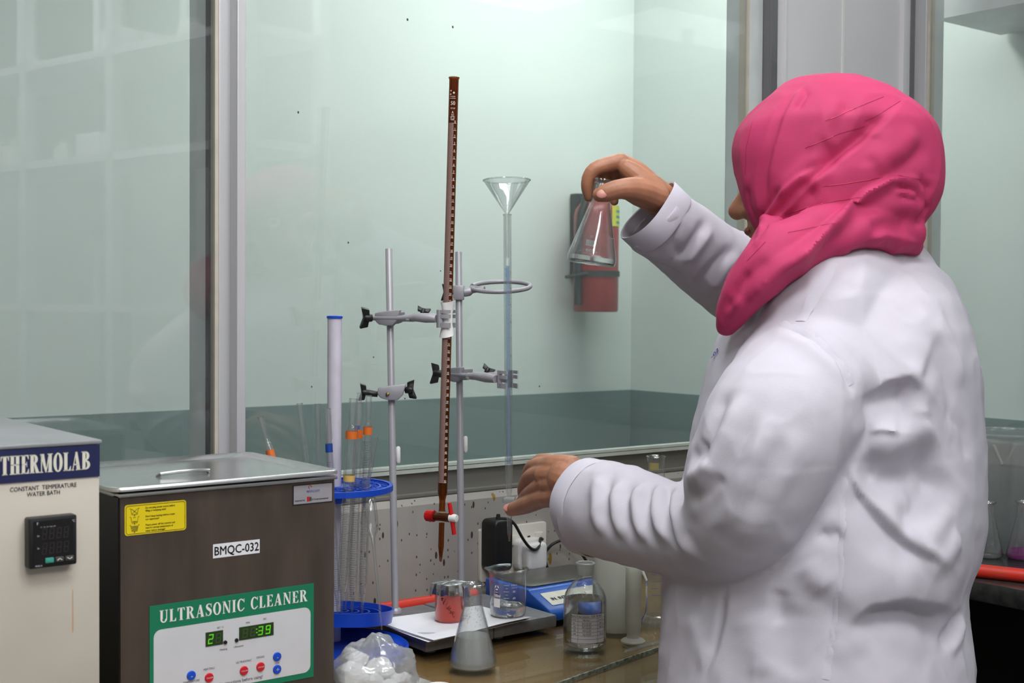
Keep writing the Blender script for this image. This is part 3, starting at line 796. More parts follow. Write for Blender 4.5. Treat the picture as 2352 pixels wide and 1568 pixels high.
# maker's plate
a = cpt(672, 1114); c = cpt(764, 1152)
pl = MB().prism([(a[0], c[1]), (c[0], c[1]), (c[0], a[1]), (a[0], a[1])], 0, 0.0005, XZ).build('maker_label', M['black_print'], cl, smooth=False)
MB().prism([(a[0] + 0.0012, c[1] + 0.0012), (c[0] - 0.0012, c[1] + 0.0012), (c[0] - 0.0012, a[1] - 0.0012), (a[0] + 0.0012, a[1] - 0.0012)], 0.0005, 0.0007, XZ).build('label_face', M['silver_label'], pl, smooth=False)
xm = (a[0] + c[0]) / 2
lettering('maker_name', 'wincom', 0.0062, M['blue_print'], pl, face_frame(xm, -0.0009, c[1] + 0.0128), align='CENTER', sx=0.86)
mb = MB(); mb.tube([(xm - 0.004 + 0.0018 * math.cos(t), -0.0009, c[1] + 0.0192 + 0.0016 * math.sin(t)) for t in [i * 0.5 - 0.5 for i in range(11)]], 0.0004, 4); mb.build('maker_swirl', M['red_print'], pl, smooth=False)
lettering('importer_text', 'Imported by', 0.0026, M['black_print'], pl, face_frame(a[0] + 0.0026, -0.0009, c[1] + 0.0042), bold=0.00004, sx=0.95)
lettering('importer_text', 'SS Trade International', 0.0026, M['black_print'], pl, face_frame(a[0] + 0.0235, -0.0009, c[1] + 0.0042), bold=0.00004, sx=0.90)
mb = MB(); mb.prism([(a[0] + 0.0175, c[1] + 0.0032), (a[0] + 0.0212, c[1] + 0.0032), (a[0] + 0.0212, c[1] + 0.0085), (a[0] + 0.0175, c[1] + 0.0085)], 0.0007, 0.0009, XZ); mb.build('importer_emblem', M['red_print'], pl, smooth=False)
mb = MB(); mb.prism([(a[0] + 0.0205, c[1] + 0.0036), (a[0] + 0.0232, c[1] + 0.0036), (a[0] + 0.0232, c[1] + 0.0080), (a[0] + 0.0205, c[1] + 0.0080)], 0.0009, 0.0010, XZ); mb.build('importer_emblem', M['grey_print'], pl, smooth=False)
# green framed control panel
a = cpt(343, 1397); c = cpt(720, 1334); d = cpt(719, 1553)
gx0, gx1, gz1, gz0 = a[0], c[0], (a[1] + c[1]) / 2, d[1]
gp = MB().prism([(gx0, gz0), (gx1, gz0), (gx1, gz1), (gx0, gz1)], 0, 0.0008, XZ).build('control_panel', M['green'], cl, smooth=False)
gw = gx1 - gx0; gh = gz1 - gz0
MB().prism(rrect(gx0 + gw * 0.022, gz0 + gh * 0.06, gx1 - gw * 0.022, gz1 - gh * 0.245, 0.008), 0.0008, 0.0011, XZ).build('panel_membrane', M['panel_white'], gp, smooth=False)
serif_lettering('panel_title', 'ULTRASONIC CLEANER', gw * 0.90, gh * 0.125, M['white_print'], gp, gx0 + gw * 0.055, -0.0012, gz1 - gh * 0.18, gap=0.13, tk=0.2)
def ppt(x, y):
    p = cpt(x, y); return p
def disp(x0, y0, x1, y1, txt, lit, name):
    a = ppt(x0, y0); c = ppt(x1, y1)
    o = MB().prism([(a[0], c[1]), (c[0], c[1]), (c[0], a[1]), (a[0], a[1])], 0.0011, 0.0016, XZ).build(name, M['lcd'], gp, smooth=False)
    w_, h_ = c[0] - a[0], a[1] - c[1]
    mo, ml = MB(), MB()
    nd = len(txt); pad = w_ * 0.06
    for i in range(nd):
        dw = (w_ - 2 * pad) / nd
        seg7(mo, [s for s in 'abcdefg' if not (lit[i] and s in SEG7[txt[i]])], a[0] + pad + dw * (i + 0.12), -0.0018, c[1] + h_ * 0.16, dw * 0.66, h_ * 0.68, dw * 0.12)
        if lit[i]: seg7(ml, SEG7[txt[i]], a[0] + pad + dw * (i + 0.12), -0.0019, c[1] + h_ * 0.16, dw * 0.66, h_ * 0.68, dw * 0.14)
    return o, mo, ml, a, c
for args in ((471, 1452, 511, 1478, '28', (True, False), 'temperature_display'), (548, 1440, 627, 1457, '8839', (False, False, True, True), 'timer_display')):
    o, mo, ml, a, c = disp(*args)
    for q in range(1): pass
    mo.build('unlit_segments', M['seg_dim'], gp, smooth=False)
    if args[-1] == 'timer_display':
        wm = (a[0] + c[0]) / 2
        for k in (0.36, 0.62): ml.add([(wm - 0.0007, -0.0019, c[1] + (a[1] - c[1]) * k), (wm + 0.0007, -0.0019, c[1] + (a[1] - c[1]) * k), (wm + 0.0008, -0.0019, c[1] + (a[1] - c[1]) * k + 0.0013), (wm - 0.0006, -0.0019, c[1] + (a[1] - c[1]) * k + 0.0013)], [(0, 1, 2, 3)])
    ml.build('lit_segments', M['seg_lit'], gp, smooth=False)
def button(x, y, r, mat, sym=None, name='button'):
    p = ppt(x, y)
    fr = Matrix.Translation((p[0], -0.0011, p[1])) @ XZ
    o = MB().lathe([(r, 0), (r, 0.0008), (r * 0.9, 0.0016), (0.0001, 0.0018)], 24, fr, True, True).build(name, M[mat], gp)
    if sym: lettering('button_mark', sym, r * (1.5 if sym in '+-' else 0.42), M['white_print'], gp, face_frame(p[0], -0.0032, p[1] - r * (0.5 if sym in '+-' else 0.13)), align='CENTER', bold=0.00005)
for x, y, m_, s_ in ((438, 1550, 'btn_blue', '-'), (479, 1555, 'btn_red', 'ON/OFF'), (559, 1539, 'btn_red', 'ON/OFF'), (597, 1530, 'btn_red', 'ON/OFF'), (635, 1507, 'btn_blue', '-'), (635, 1536, 'btn_blue', '+')):
    button(x, y, 0.0050, m_, s_)
for x, y in ((516, 1474), (542, 1469)): button(x, y, 0.0021, 'black', None, 'indicator_lamp')
for t, x, y, s_ in (('HEATING', 479, 1537, 0.0032), ('ULTRASONIC', 559, 1520, 0.0032), ('DEGAS', 597, 1510, 0.0032), ('TIME', 635, 1524, 0.0028), ('TEMPERATURE', 438, 1566, 0.0030), ('Heating', 512, 1492, 0.0030), ('Ultrasonic', 547, 1485, 0.0030), ('MIN', 568, 1431, 0.0028), ('SEC', 607, 1422, 0.0028), ('SET °C', 505, 1442, 0.0028), ('Read instructions before using!', 545, 1566, 0.0050)):
    p = ppt(x, y); lettering('panel_text', t, s_, M['grey_print'], gp, face_frame(p[0], -0.0014, p[1]), align='CENTER', sx=0.95)
# punched dots bottom right of the front
mb = MB()
pd0 = cpt(724, 1440); pd1 = cpt(764, 1568)
for i in range(14):
    for j in range(26):
        x = pd0[0] + (pd1[0] - pd0[0]) * i / 13; z = pd0[1] + (pd1[1] - 0.03 - pd0[1]) * j / 25
        mb.add([(x - 0.0004, -0.0003, z - 0.0004), (x + 0.0004, -0.0003, z - 0.0004), (x + 0.0004, -0.0003, z + 0.0004), (x - 0.0004, -0.0003, z + 0.0004)], [(0, 1, 2, 3)])
o = mb.build('embossed_dots', M['grey_print'], cl, smooth=False); o['kind'] = 'stuff'

# its loose lid: a steel pan with raised border and a folding handle
ld = thing('cleaner_lid', 'shiny stainless lid lying on the ultrasonic cleaner', 'lid', W(ux0, CV, BZ + ch + 0.0012), TH)
def lid_mesh():
    mb = MB(); n = 8
    x0, y0, x1, y1 = -0.012, -0.010, cw + 0.004, CDP + 0.006
    rings = []
    def rr(off, r, z): return [(x, y, z) for x, y in rrect(x0 + off, y0 + off, x1 - off, y1 - off, r, n)]
    spec = [(0.0, 0.014, 0.0026), (0.0, 0.014, 0.0060), (0.0016, 0.013, 0.0072), (0.005, 0.012, 0.0074), (0.014, 0.022, 0.0010), (0.017, 0.022, 0.0003), (0.050, 0.022, 0.0006)]
    cnt = None; base = 0
    for off, r, z in spec:
        p = rr(off, r, z); cnt = len(p); mb.v += [Vector(q) for q in p]
    for k in range(len(spec) - 1):
        for i in range(cnt):
            j = (i + 1) % cnt
            mb.f.append((k * cnt + i, k * cnt + j, (k + 1) * cnt + j, (k + 1) * cnt + i))
    mb.f.append(tuple((len(spec) - 1) * cnt + i for i in range(cnt)))
    mb.f.append(tuple(range(cnt - 1, -1, -1)))
    return mb
lid_mesh().build('lid_pan', M['steel'], ld, ang=60)
hx, hy = cw * 0.42, CDP * 0.42
mb = MB().lathe([(0.0001, 0.0012), (0.030, 0.0012), (0.034, 0.0006)], 32, Matrix.Translation((hx, hy, 0)) @ Matrix.Diagonal((1.2, 0.8, 1, 1)))
mb.build('handle_plate', M['steel'], ld)
MB().tube([(hx - 0.030, hy - 0.004, 0.0025), (hx - 0.028, hy - 0.010, 0.006), (hx - 0.01, hy - 0.013, 0.0075), (hx + 0.012, hy - 0.013, 0.0075), (hx + 0.028, hy - 0.009, 0.006), (hx + 0.030, hy - 0.003, 0.0025)], 0.0022, 8).build('handle', M['steel'], ld)

# ================================================================== PIPETTE STAND
RC = Vector((-0.236, 1.737, 0))
ps = thing('pipette_stand', 'round blue plastic pipette stand with white centre post', 'pipette stand', (RC.x, RC.y, BZ), TH)
def ring(mb, r0, r1, z0, z1, seg=56):
    mb.lathe([(r0, z0), (r1, z0), (r1, z1), (r0, z1), (r0, z0)], seg)
BOF = Matrix.Rotation(-TH, 4, 'Z') @ Matrix.Translation((0.0085, -0.038, 0))     # the foot dish sits a little nearer the room
MB().lathe([(0.0001, 0.0), (0.091, 0.0), (0.095, 0.003), (0.095, 0.015), (0.092, 0.017), (0.089, 0.0145), (0.085, 0.012), (0.0001, 0.013)], 64, BOF).build('base', M['blue'], ps)
# lower tray: tilted, concentric walls
TRY = Matrix.Translation((0, 0, 0.040)) @ Matrix.Rotation(R_(6), 4, 'Y') @ Matrix.Rotation(R_(-4), 4, 'X')
mb = MB()
mb.lathe([(0.0001, 0), (0.0775, 0), (0.0795, 0.016), (0.0800, 0.0175), (0.0772, 0.0175), (0.0755, 0.003), (0.0001, 0.003)], 64, TRY)
for r_ in (0.062, 0.048, 0.034, 0.020):
    mb.lathe([(r_, 0.003), (r_, 0.013), (r_ - 0.0022, 0.013), (r_ - 0.0022, 0.003)], 48, TRY)
mb.build('lower_tray', M['blue'], ps)
# upper disc: a real lattice one can look through
zt = 1.118 - BZ
mb = MB()
for r0, r1 in ((0.0735, 0.0785), (0.060, 0.0625), (0.047, 0.0495), (0.010, 0.020)):
    ring(mb, r0, r1, zt - 0.004, zt + 0.002 if r1 < 0.07 else zt + 0.0035)
for i in range(-6, 7):
    d = i * 0.0118; L = math.sqrt(max(0, 0.0745 ** 2 - d * d))
    mb.span((-L, d - 0.0009, zt - 0.004), (L, d + 0.0009, zt + 0.0015)); mb.span((d - 0.0009, -L, zt - 0.004), (d + 0.0009, L, zt + 0.0015))
mb.build('upper_disc', M['blue'], ps, smooth=False)
MB().lathe([(0.0001, 0.012), (0.0095, 0.012), (0.0095, 0.443), (0.0001, 0.443)], 24).build('centre_post', pbr('lilac_white_plastic', (208, 204, 216), 0.4), ps)
MB().lathe([(0.0001, 0.4432), (0.0106, 0.4432), (0.0106, 0.4462), (0.0098, 0.4468), (0.0001, 0.4468)], 24).build('post_cap', M['blue'], ps)
MB().lathe([(0.0096, zt - 0.020), (0.016, zt - 0.020), (0.016, zt - 0.004), (0.0096, zt - 0.004)], 24).build('collar', M['blue'], ps)

# ------------------------------------------------------------------ pipettes standing in it
def pipette(label, top, bot, r, style, bands=(), marks=None, digit=None):
    """top / bot: (x, y, D). r is the body radius"""
    P1, P0 = at(*top), at(*bot)
    L = (P1 - P0).length
    root = bpy.data.objects.new('pipette', None); col.objects.link(root); root.empty_display_size = 0.03
    root.matrix_world = axis_mat(P0, P1)
    tag(root, label, 'pipette', 'glass pipettes in the blue stand')
    if style == 'wide':      # graduated tube with a narrower mouthpiece
        prof = [(0.0007, 0), (0.0016, 0.012), (0.0024, 0.03), (r * 0.8, 0.042), (r, 0.052), (r, L - 0.040), (r * 0.85, L - 0.036), (r * 0.62, L - 0.033), (r * 0.66, L - 0.028), (r * 0.74, L - 0.004), (r * 0.76, L)]
    elif style == 'slim':
        prof = [(0.0007, 0), (0.0018, 0.02), (r, 0.045), (r, L - 0.046), (r * 0.8, L - 0.043), (r * 1.05, L - 0.039), (r * 1.05, L)]
    elif style == 'bulb':
        prof = [(0.0007, 0), (0.0016, 0.02), (0.0020, L * 0.60), (0.003, L * 0.66), (0.0085, L * 0.72), (0.009, L * 0.80), (0.0085, L * 0.95), (0.004, L * 0.985), (0.003, L)]
    else:
        prof = [(0.0006, 0), (0.0014, 0.02), (r, 0.05), (r, L)]
    MB().lathe(prof, 18).build('tube', M['glass'], root)
    ri = [(max(0.0003, a * 0.72), z) for a, z in prof]
    MB().lathe(ri, 14).build('bore', M['glass'], root)
    MB().lathe([(prof[-1][0] * 0.72, L), (prof[-1][0], L), (prof[-1][0], L - 0.0012)], 18).build('rim', M['glass_thick'], root)
    for z0, z1, m_ in bands:
        k = r + 0.0002
        MB().lathe([(k, L - z0), (k, L - z1)], 18).build('colour_band', M[m_], root)
    if marks:
        mb = MB(); a, b_, step = marks; z = a; i = 0
        while z < b_:
            ln = 1.2 if i % 5 else 2.2
            mb.lathe([(r + 0.0002, L - z), (r + 0.0002, L - z - 0.00035)], 6, None, a0=-1.9 - ln / 2, a1=-1.9 + ln / 2)
            z += step; i += 1
        o = mb.build('graduations', M['grad'], root); o['kind'] = 'stuff'
    return root
pipette('clear glass pipette leaning far left of the stand with one orange band', (598, 957, 1.74), (722, 1405, 1.72), 0.0054, 'wide', ((0.046, 0.057, 'band_orange'),))
pipette('plain glass pipette leaning behind the steel lid without any band', (688, 926, 1.76), (745, 1410, 1.74), 0.0040, 'slim')
pipette('plain upright glass pipette just left of the white post', (729, 927, 1.77), (742, 1410, 1.76), 0.0036, 'slim')
pipette('glass pipette with a blue band in front of the white post', (751, 938, 1.70), (776, 1415, 1.71), 0.0046, 'slim', ((0.046, 0.057, 'band_blue'),), (0.07, 0.26, 0.0028))
pipette('thick graduated pipette with orange and yellow bands nearest the cleaner', (812, 915, 1.685), (783, 1420, 1.69), 0.0074, 'wide', ((0.042, 0.052, 'band_orange'), (0.099, 0.107, 'band_yellow')), (0.118, 0.29, 0.0022))
pipette('thick pipette with an orange band right behind the yellow banded one', (826, 925, 1.735), (808, 1426, 1.74), 0.0056, 'wide', ((0.036, 0.047, 'band_orange'),), (0.11, 0.29, 0.003))
pipette('graduated pipette with orange band standing closest under the boss head', (847, 908, 1.70), (831, 1427, 1.71), 0.0056, 'wide', ((0.041, 0.051, 'band_orange'),), (0.06, 0.28, 0.0022))
pipette('thin plain pipette with a narrow blue band crossing behind the orange banded ones', (826, 902, 1.755), (792, 1425, 1.76), 0.0034, 'plain', ((0.044, 0.055, 'band_blue'),))
pipette('short thin glass pipette leaning right above the blue disc', (865, 1004, 1.73), (828, 1200, 1.75), 0.0026, 'plain')
pipette('bulb pipette with its long stem leaning at the right rim of the tray', (846, 1128, 1.70), (877, 1446, 1.67), 0.009, 'bulb')

# ================================================================== RETORT STANDS, CLAMPS, BURETTES
G1 = 'retort stands with grey rods'
def retort(label, u0, u1, v0, v1, pu, pv, ptop, lean, tagy):
    o = thing('retort_stand', label, 'retort stand', W((u0 + u1) / 2, v0, BZ), TH, G1)
    cu = (u0 + u1) / 2
    mb = MB().span((u0 - cu, 0.0, 0.004), (u1 - cu, v1 - v0, 0.022)); mb.build('base_plate', M['grey_cast'], o, bevel=0.003)
    for sx in (u0 - cu + 0.018, u1 - cu - 0.018):
        for sy in (0.018, v1 - v0 - 0.018):
            MB().lathe([(0.009, 0.0), (0.010, 0.0045)], 14, Matrix.Translation((sx, sy, 0)), True, True).build('foot', M['grey_cast'], o)
    p0 = Vector((pu - cu, pv - v0, 0.022)); p1 = p0 + Vector((lean[0], lean[1], ptop - BZ - 0.022))
    A = axis_mat(p0, p1); L = (p1 - p0).length
    MB().lathe([(0.0001, -0.004), (0.0050, -0.004), (0.0050, L - 0.001), (0.0044, L), (0.0001, L)], 24, A).build('rod', M['pole'], o)
    MB().lathe([(0.0051, 0.0), (0.0095, 0.0), (0.0095, 0.005), (0.007, 0.008), (0.0051, 0.008)], 20, A).build('rod_nut', M['pole'], o)
    z = tagy - BZ - 0.022
    MB().tube([A @ Vector((0.0070, -0.004, z - 0.012)), A @ Vector((0.0072, -0.004, z - 0.010)), A @ Vector((0.0072, -0.004, z + 0.010)), A @ Vector((0.0070, -0.004, z + 0.012))], [0.002, 0.0033, 0.0033, 0.002], 10).build('white_clip', M['white'], o)
    return A, o
pA = uvz(gz(908, 1408, 0.922)); 
pB = uvz(at(1060, 1380, 1.925))
P1b = gz(908, 1408, 0.922); D1 = -(CROT.transposed() @ (P1b - CAM)).z
P1t = at(893, 571, D1 + 0.01); P2b = W(pB.x, pB.y, 0.922); P2t = at(1053, 578, 1.94)
f1 = uvz(gz(975, 1474, 0.922)); f2 = uvz(gz(1273, 1409, 0.922))
vf = (f1.y + f2.y) / 2
um = f1.x + (f2.x - f1.x) * 0.52
l1 = uvz(P1t) - uvz(P1b); l2 = uvz(P2t) - uvz(P2b)
retort('left retort stand whose rod holds the brown burette', f1.x + 0.009, um - 0.0015, vf, vf + 0.172, pA.x, pA.y, P1t.z, (l1.x, l1.y), at(909, 1045, D1).z)
retort('right retort stand whose rod holds the clear burette', um + 0.0015, f2.x, vf + 0.004, vf + 0.176, pB.x, pB.y, P2t.z, (l2.x, l2.y), at(1064, 1020, 1.93).z)
def on_rod(n, y):
    a, b_ = (P1b, P1t) if n == 1 else (P2b, P2t)
    lo, hi = 0.0, 1.0
    for _ in range(40):
        m_ = (lo + hi) / 2; p = a.lerp(b_, m_); q = CROT.transposed() @ (p - CAM); yy = 784 - FPX * q.y / -q.z
        if yy > y: lo = m_
        else: hi = m_
    return a.lerp(b_, lo)

CR = CROT @ Vector((1, 0, 0)); CU = Vector((0, 0, 1)); CF = Vector((0, 1, 0))   # handy directions: right, up, away
def knob(mb, c, axis, s=1.0):
    """black wing screw: hub plus two flared wings"""
    A = axis_mat(c, c + axis)
    mb.lathe([(0.0001, 0), (0.0042 * s, 0), (0.0048 * s, 0.007 * s), (0.0036 * s, 0.010 * s), (0.0001, 0.010 * s)], 12, A)
    for k in (0, math.pi):
        mb.add([A @ (Matrix.Rotation(k, 4, 'Z') @ Vector(p)) for p in
                ((0, -0.0024 * s, 0.003 * s), (0, 0.0024 * s, 0.003 * s), (0.010 * s, 0.003 * s, 0.0045 * s), (0.010 * s, -0.003 * s, 0.0045 * s),
                 (0, -0.0024 * s, 0.010 * s), (0, 0.0024 * s, 0.010 * s), (0.012 * s, 0.003 * s, 0.013 * s), (0.012 * s, -0.003 * s, 0.013 * s))],
               [(0, 1, 2, 3), (4, 7, 6, 5), (0, 4, 5, 1), (1, 5, 6, 2), (2, 6, 7, 3), (3, 7, 4, 0)])
    return mb
def boss(root, c, right, up):
    """cast block gripping a rod; right points along the arm"""
    r = right.normalized(); fw = r.cross(up).normalized()     # toward viewer when r is image right
    m_ = Matrix((( r.x, fw.x, up.x, c.x), (r.y, fw.y, up.y, c.y), (r.z, fw.z, up.z, c.z), (0, 0, 0, 1)))
    mb = MB()
    poly = [(-0.018, 0.007), (-0.010, 0.0085), (0.000, 0.010), (0.022, 0.012), (0.017, -0.004), (0.010, -0.011), (-0.002, -0.011), (-0.014, -0.008), (-0.019, -0.002)]
    Q = m_ @ Matrix(((1, 0, 0, 0), (0, 0, 1, 0), (0, 1, 0, 0), (0, 0, 0, 1)))
    mb.prism(poly, 0.0055, 0.014, Q)
    mb.prism([(-0.018, 0.006), (-0.006, 0.008), (-0.006, -0.009), (-0.014, -0.008)], -0.012, 0.0055, Q)
    mb.prism([(0.006, 0.008), (0.019, 0.009), (0.015, -0.006), (0.006, -0.009)], -0.012, 0.0055, Q)
    mb.build('boss_head', M['clamp'], root, bevel=0.0018)
    return m_
def burette_clamp(label, c, tgt, rear, kn_y, grp):
    """c: centre on the rod, tgt: burette axis point, rear: how far the arm sticks out behind"""
    root = thing('burette_clamp', label, 'clamp', c, 0.0, grp)
    T = tgt - c; d = T.normalized(); up = Vector((0, 0, 1)); L = T.length
    z = Vector((0, 0, 0))
    side = d.cross(up).normalized(); 
    if side.y > 0: side = -side               # side: toward the camera
    off = side * 0.011                         # arm passes in front of the rod
    bm_ = boss(root, z, d, up)
    MB().tube([off - d * rear, off + d * (L * 0.40)], 0.0038, 12).build('arm', M['clamp'], root)
    knob(MB(), -d * 0.019 + off * 1.7, (-d * 0.75 + side * 0.65).normalized(), 1.3).build('wing_screw', M['black'], root, bevel=0.0006)
    # yoke and two levers
    a0 = off + d * (L * 0.36); a1 = off * 0.4 + d * (L - 0.012)
    mb = MB()
    for s_ in (-1, 1):
        o_ = up * 0.0
        mb.tube([a0 + side * 0.004 * s_, a0.lerp(a1, 0.35) + side * 0.008 * s_ + up * 0.002, a0.lerp(a1, 0.7) + side * 0.009 * s_ + up * 0.001, a1 + side * 0.009 * s_], [0.0042, 0.0062, 0.0072, 0.0056], 10, flat=1.0)
    mb.build('levers', M['clamp'], root)
    MB().tube([a0 - d * 0.006, a0 + d * 0.012], 0.005, 10).build('pivot', M['clamp'], root)
    MB().tube([a0 + d * 0.004 - up * 0.002 + side * 0.008, a0 + d * 0.010 - up * 0.002 + side * 0.010], 0.0026, 8).build('pivot_pin', M['steel'], root)
    k = MB(); knob(k, a0.lerp(a1, 0.45) + up * 0.007 - side * 0.004, (up - side * 0.8).normalized(), 0.8); k.build('wing_screw', M['black'], root, bevel=0.0005)
    # two curved jaws with slots
    for s_ in (1, -1):
        mb = MB()
        for (h0, h1, e) in ((-0.0125, -0.0055, 0.021), (0.0010, 0.0060, 0.021), (0.0080, 0.0125, 0.021), (-0.0125, 0.0125, 0.009)):
            p = []
            for q in range(9):
                f = q / 8.0
                p.append((-0.012 + (e + 0.0) * f, 0.0085 + 0.0022 * math.sin(f * math.pi)))
            po = p + [(x, y + 0.0022) for x, y in reversed(p)]
            cen = T
            Q = Matrix(((d.x, side.x * s_, up.x, cen.x), (d.y, side.y * s_, up.y, cen.y), (d.z, side.z * s_, up.z, cen.z), (0, 0, 0, 1)))
            mb.prism(po, h0, h1, Q)
        mb.build('jaw', M['clamp'], root, smooth=False)
    return root
BU1t, BU1b = at(1043, 178, 1.845), at(1012, 1290, 1.835)       # brown burette ends
BU2t, BU2b = at(1165, 492, 1.845), at(1170, 1243, 1.835)       # clear burette ends
def on_axis(a, b_, y):
    lo, hi = 0.0, 1.0
    for _ in range(40):
        m_ = (lo + hi) / 2; q = CROT.transposed() @ (a.lerp(b_, m_) - CAM); yy = 784 - FPX * q.y / -q.z
        if yy < y: lo = m_
        else: hi = m_
    return a.lerp(b_, lo)
burette_clamp('grey clamp holding the brown burette by its paper wrapped middle', on_rod(1, 730), on_axis(BU1t, BU1b, 732), 0.036, 730, 'burette clamps')
burette_clamp('grey clamp holding the clear blue striped burette', on_rod(2, 859), on_axis(BU2t, BU2b, 871), 0.040, 859, 'burette clamps')
# spare boss head low on the left rod
c = on_rod(1, 900)
root = thing('spare_boss_head', 'unused boss head with two black wing screws low on the left rod', 'boss head', c)
m_ = boss(root, Vector((0, 0, 0)), CR, Vector((0, 0, 1)))
knob(MB(), Vector((0.020, -0.002, 0.003)), Vector((1, -0.2, 0.1)).normalized(), 1.15).build('wing_screw', M['black'], root, bevel=0.0006)
k = MB().tube([(-0.019, -0.004, -0.003), (-0.034, -0.006, -0.001)], [0.0042, 0.0048], 12); knob(k, Vector((-0.032, -0.006, -0.001)), Vector((-1, -0.2, 0.1)).normalized(), 1.05)
k.build('wing_screw', M['black'], root, bevel=0.0006)
MB().lathe([(0.0001, 0), (0.0028, 0), (0.0028, 0.002), (0.0001, 0.0035)], 10, axis_mat(Vector((-0.004, -0.0145, -0.002)), Vector((-0.004, -0.02, -0.003)))).build('brass_screw', M['brass'], root)
# ring clamp on the right rod
c = on_rod(2, 672)
root = thing('ring_clamp', 'open support ring on the right retort rod behind the clear burette', 'ring clamp', c)
MB().box((0.0, -0.001, 0.0), (0.016, 0.018, 0.022)).build('boss_head', M['clamp'], root, bevel=0.002)
knob(MB(), Vector((-0.012, -0.004, 0.0)), Vector((-1, -0.15, 0.05)).normalized(), 1.05).build('wing_screw', M['black'], root, bevel=0.0006)
MB().tube([(-0.013, -0.004, 0), (-0.006, -0.003, 0)], 0.0028, 8).build('screw_shank', M['clamp'], root)
e = at(1112, 663, 1.935) - c
MB().tube([(0.006, 0, 0), e], [0.0042, 0.0034], 10).build('arm', M['clamp'], root)
MB().lathe([(0.0044, 0), (0.0066, 0.002), (0.0066, 0.010), (0.0044, 0.014)], 14, axis_mat(Vector((0.006, 0, 0)), e)).build('ferrule', M['clamp'], root)
rc = at(1150, 658, 1.955) - c
a_, b2 = (CR * 0.044), (Vector((0.12, 0.97, 0.19)).normalized() * 0.044)
pts = []
for i in range(33):
    t = R_(188 + 344 * i / 32)
    pts.append(rc + a_ * math.cos(t) + b2 * math.sin(t))
MB().tube([e] + pts, 0.0034, 10).build('ring', M['clamp'], root)

# brown burette --------------------------------------------------------------
AX1 = axis_mat(BU1b, BU1t); L1 = (BU1t - BU1b).length
br = bpy.data.objects.new('brown_burette', None); col.objects.link(br); br.matrix_world = AX1; br.empty_display_size = 0.05
tag(br, 'tall brown glass burette with white scale and red stopcock', 'burette')
r1_ = 0.0067
def hb(y): return (on_axis(BU1t, BU1b, y) - BU1b).length
zsc0, zsc1 = hb(1108), hb(285)            # printed scale from, to
zst = hb(1187)                            # stopcock
MB().lathe([(r1_ * 0.78, zst + 0.008), (0.0044, zst + 0.010), (0.0044, hb(1148)), (r1_, hb(1130)), (r1_, L1 - 0.003), (r1_ + 0.0012, L1 - 0.0005), (r1_ + 0.0012, L1), (r1_ - 0.0014, L1), (r1_ - 0.0016, L1 - 0.003), (r1_ - 0.0016, hb(1130)), (0.0020, hb(1148))], 28).build('tube', M['glass_amber'], br)
MB().lathe([(0.0040, zst - 0.008), (0.0040, hb(1255)), (0.0016, 0.001), (0.0009, 0.0), (0.0006, 0.001), (0.0012, hb(1255)), (0.0012, zst - 0.008)], 20).build('tip', M['glass_amber'], br)
# etched scale: dense light ticks on the left part of the front, figures on the right
inv = AX1.inverted()
camdir = (inv.to_3x3() @ Vector((0, -1, 0))); aim = math.atan2(camdir.y, camdir.x)
SC = MB(); step = (zsc1 - zsc0) / 500.0
for i in range(501):
    z = zsc0 + i * step
    lo, hi = (-1.25, 0.22)
    SC.lathe([(r1_ + 0.00015, z), (r1_ + 0.00015, z + step * 0.78)], 8, None, a0=aim + lo, a1=aim + hi)
o = SC.build('scale_ticks', M['amber_print'], br); o['kind'] = 'stuff'; o['label'] = 'dense pale graduation lines down the front'
def wrap_text(mb, txt, size, ang, z, r, bold=0.0, sx=1.0):
    vs, fs = text_polys(txt, size, bold, 'CENTER')
    mb.add([Vector((r * math.cos(ang + p.x * sx / r), r * math.sin(ang + p.x * sx / r), z + p.y)) for p in vs], fs)
NB = MB()
for n_ in range(0, 51):
    z = zsc1 - (zsc1 - zsc0) * n_ / 50
    wrap_text(NB, str(n_), 0.0050, aim + 0.52, z + 0.0006, r1_ + 0.0002, 0.0001, 0.75)
    NB.lathe([(r1_ + 0.0002, z), (r1_ + 0.0002, z + 0.0005)], 5, None, a0=aim + 0.2, a1=aim + 0.85)
NB.build('scale_figures', M['grad_white'], br, smooth=False)
TB = MB()
for t, yy, s_ in (('50', 243, 0.0075), ('0.1ml', 252, 0.0032), ('A', 262, 0.0042), ('TC', 268, 0.0036), ('27°C', 273, 0.0036), ('0.05', 278, 0.0034)):
    wrap_text(TB, t, s_, aim - 0.05, hb(yy), r1_ + 0.0002, 0.0001, 0.9)
for yy, w_ in ((224, 0.7), (228, 0.8)): TB.lathe([(r1_ + 0.0002, hb(yy)), (r1_ + 0.0002, hb(yy) + 0.0006)], 5, None, a0=aim - w_, a1=aim + w_ * 0.6)
for dx, dz, rr in ((-0.55, 0.003, 0.0011), (-0.6, -0.002, 0.0011), (0.1, 0.0, 0.0014)):
    k = r1_ + 0.0002; zz = hb(215)
    TB.add([Vector((k * math.cos(aim + dx + rr / k * math.cos(t)), k * math.sin(aim + dx + rr / k * math.cos(t)), zz + dz + rr * math.sin(t))) for t in [i * math.pi / 4 for i in range(8)]], [tuple(range(8))])
TB.build('printed_mark', M['grad_white'], br, smooth=False)
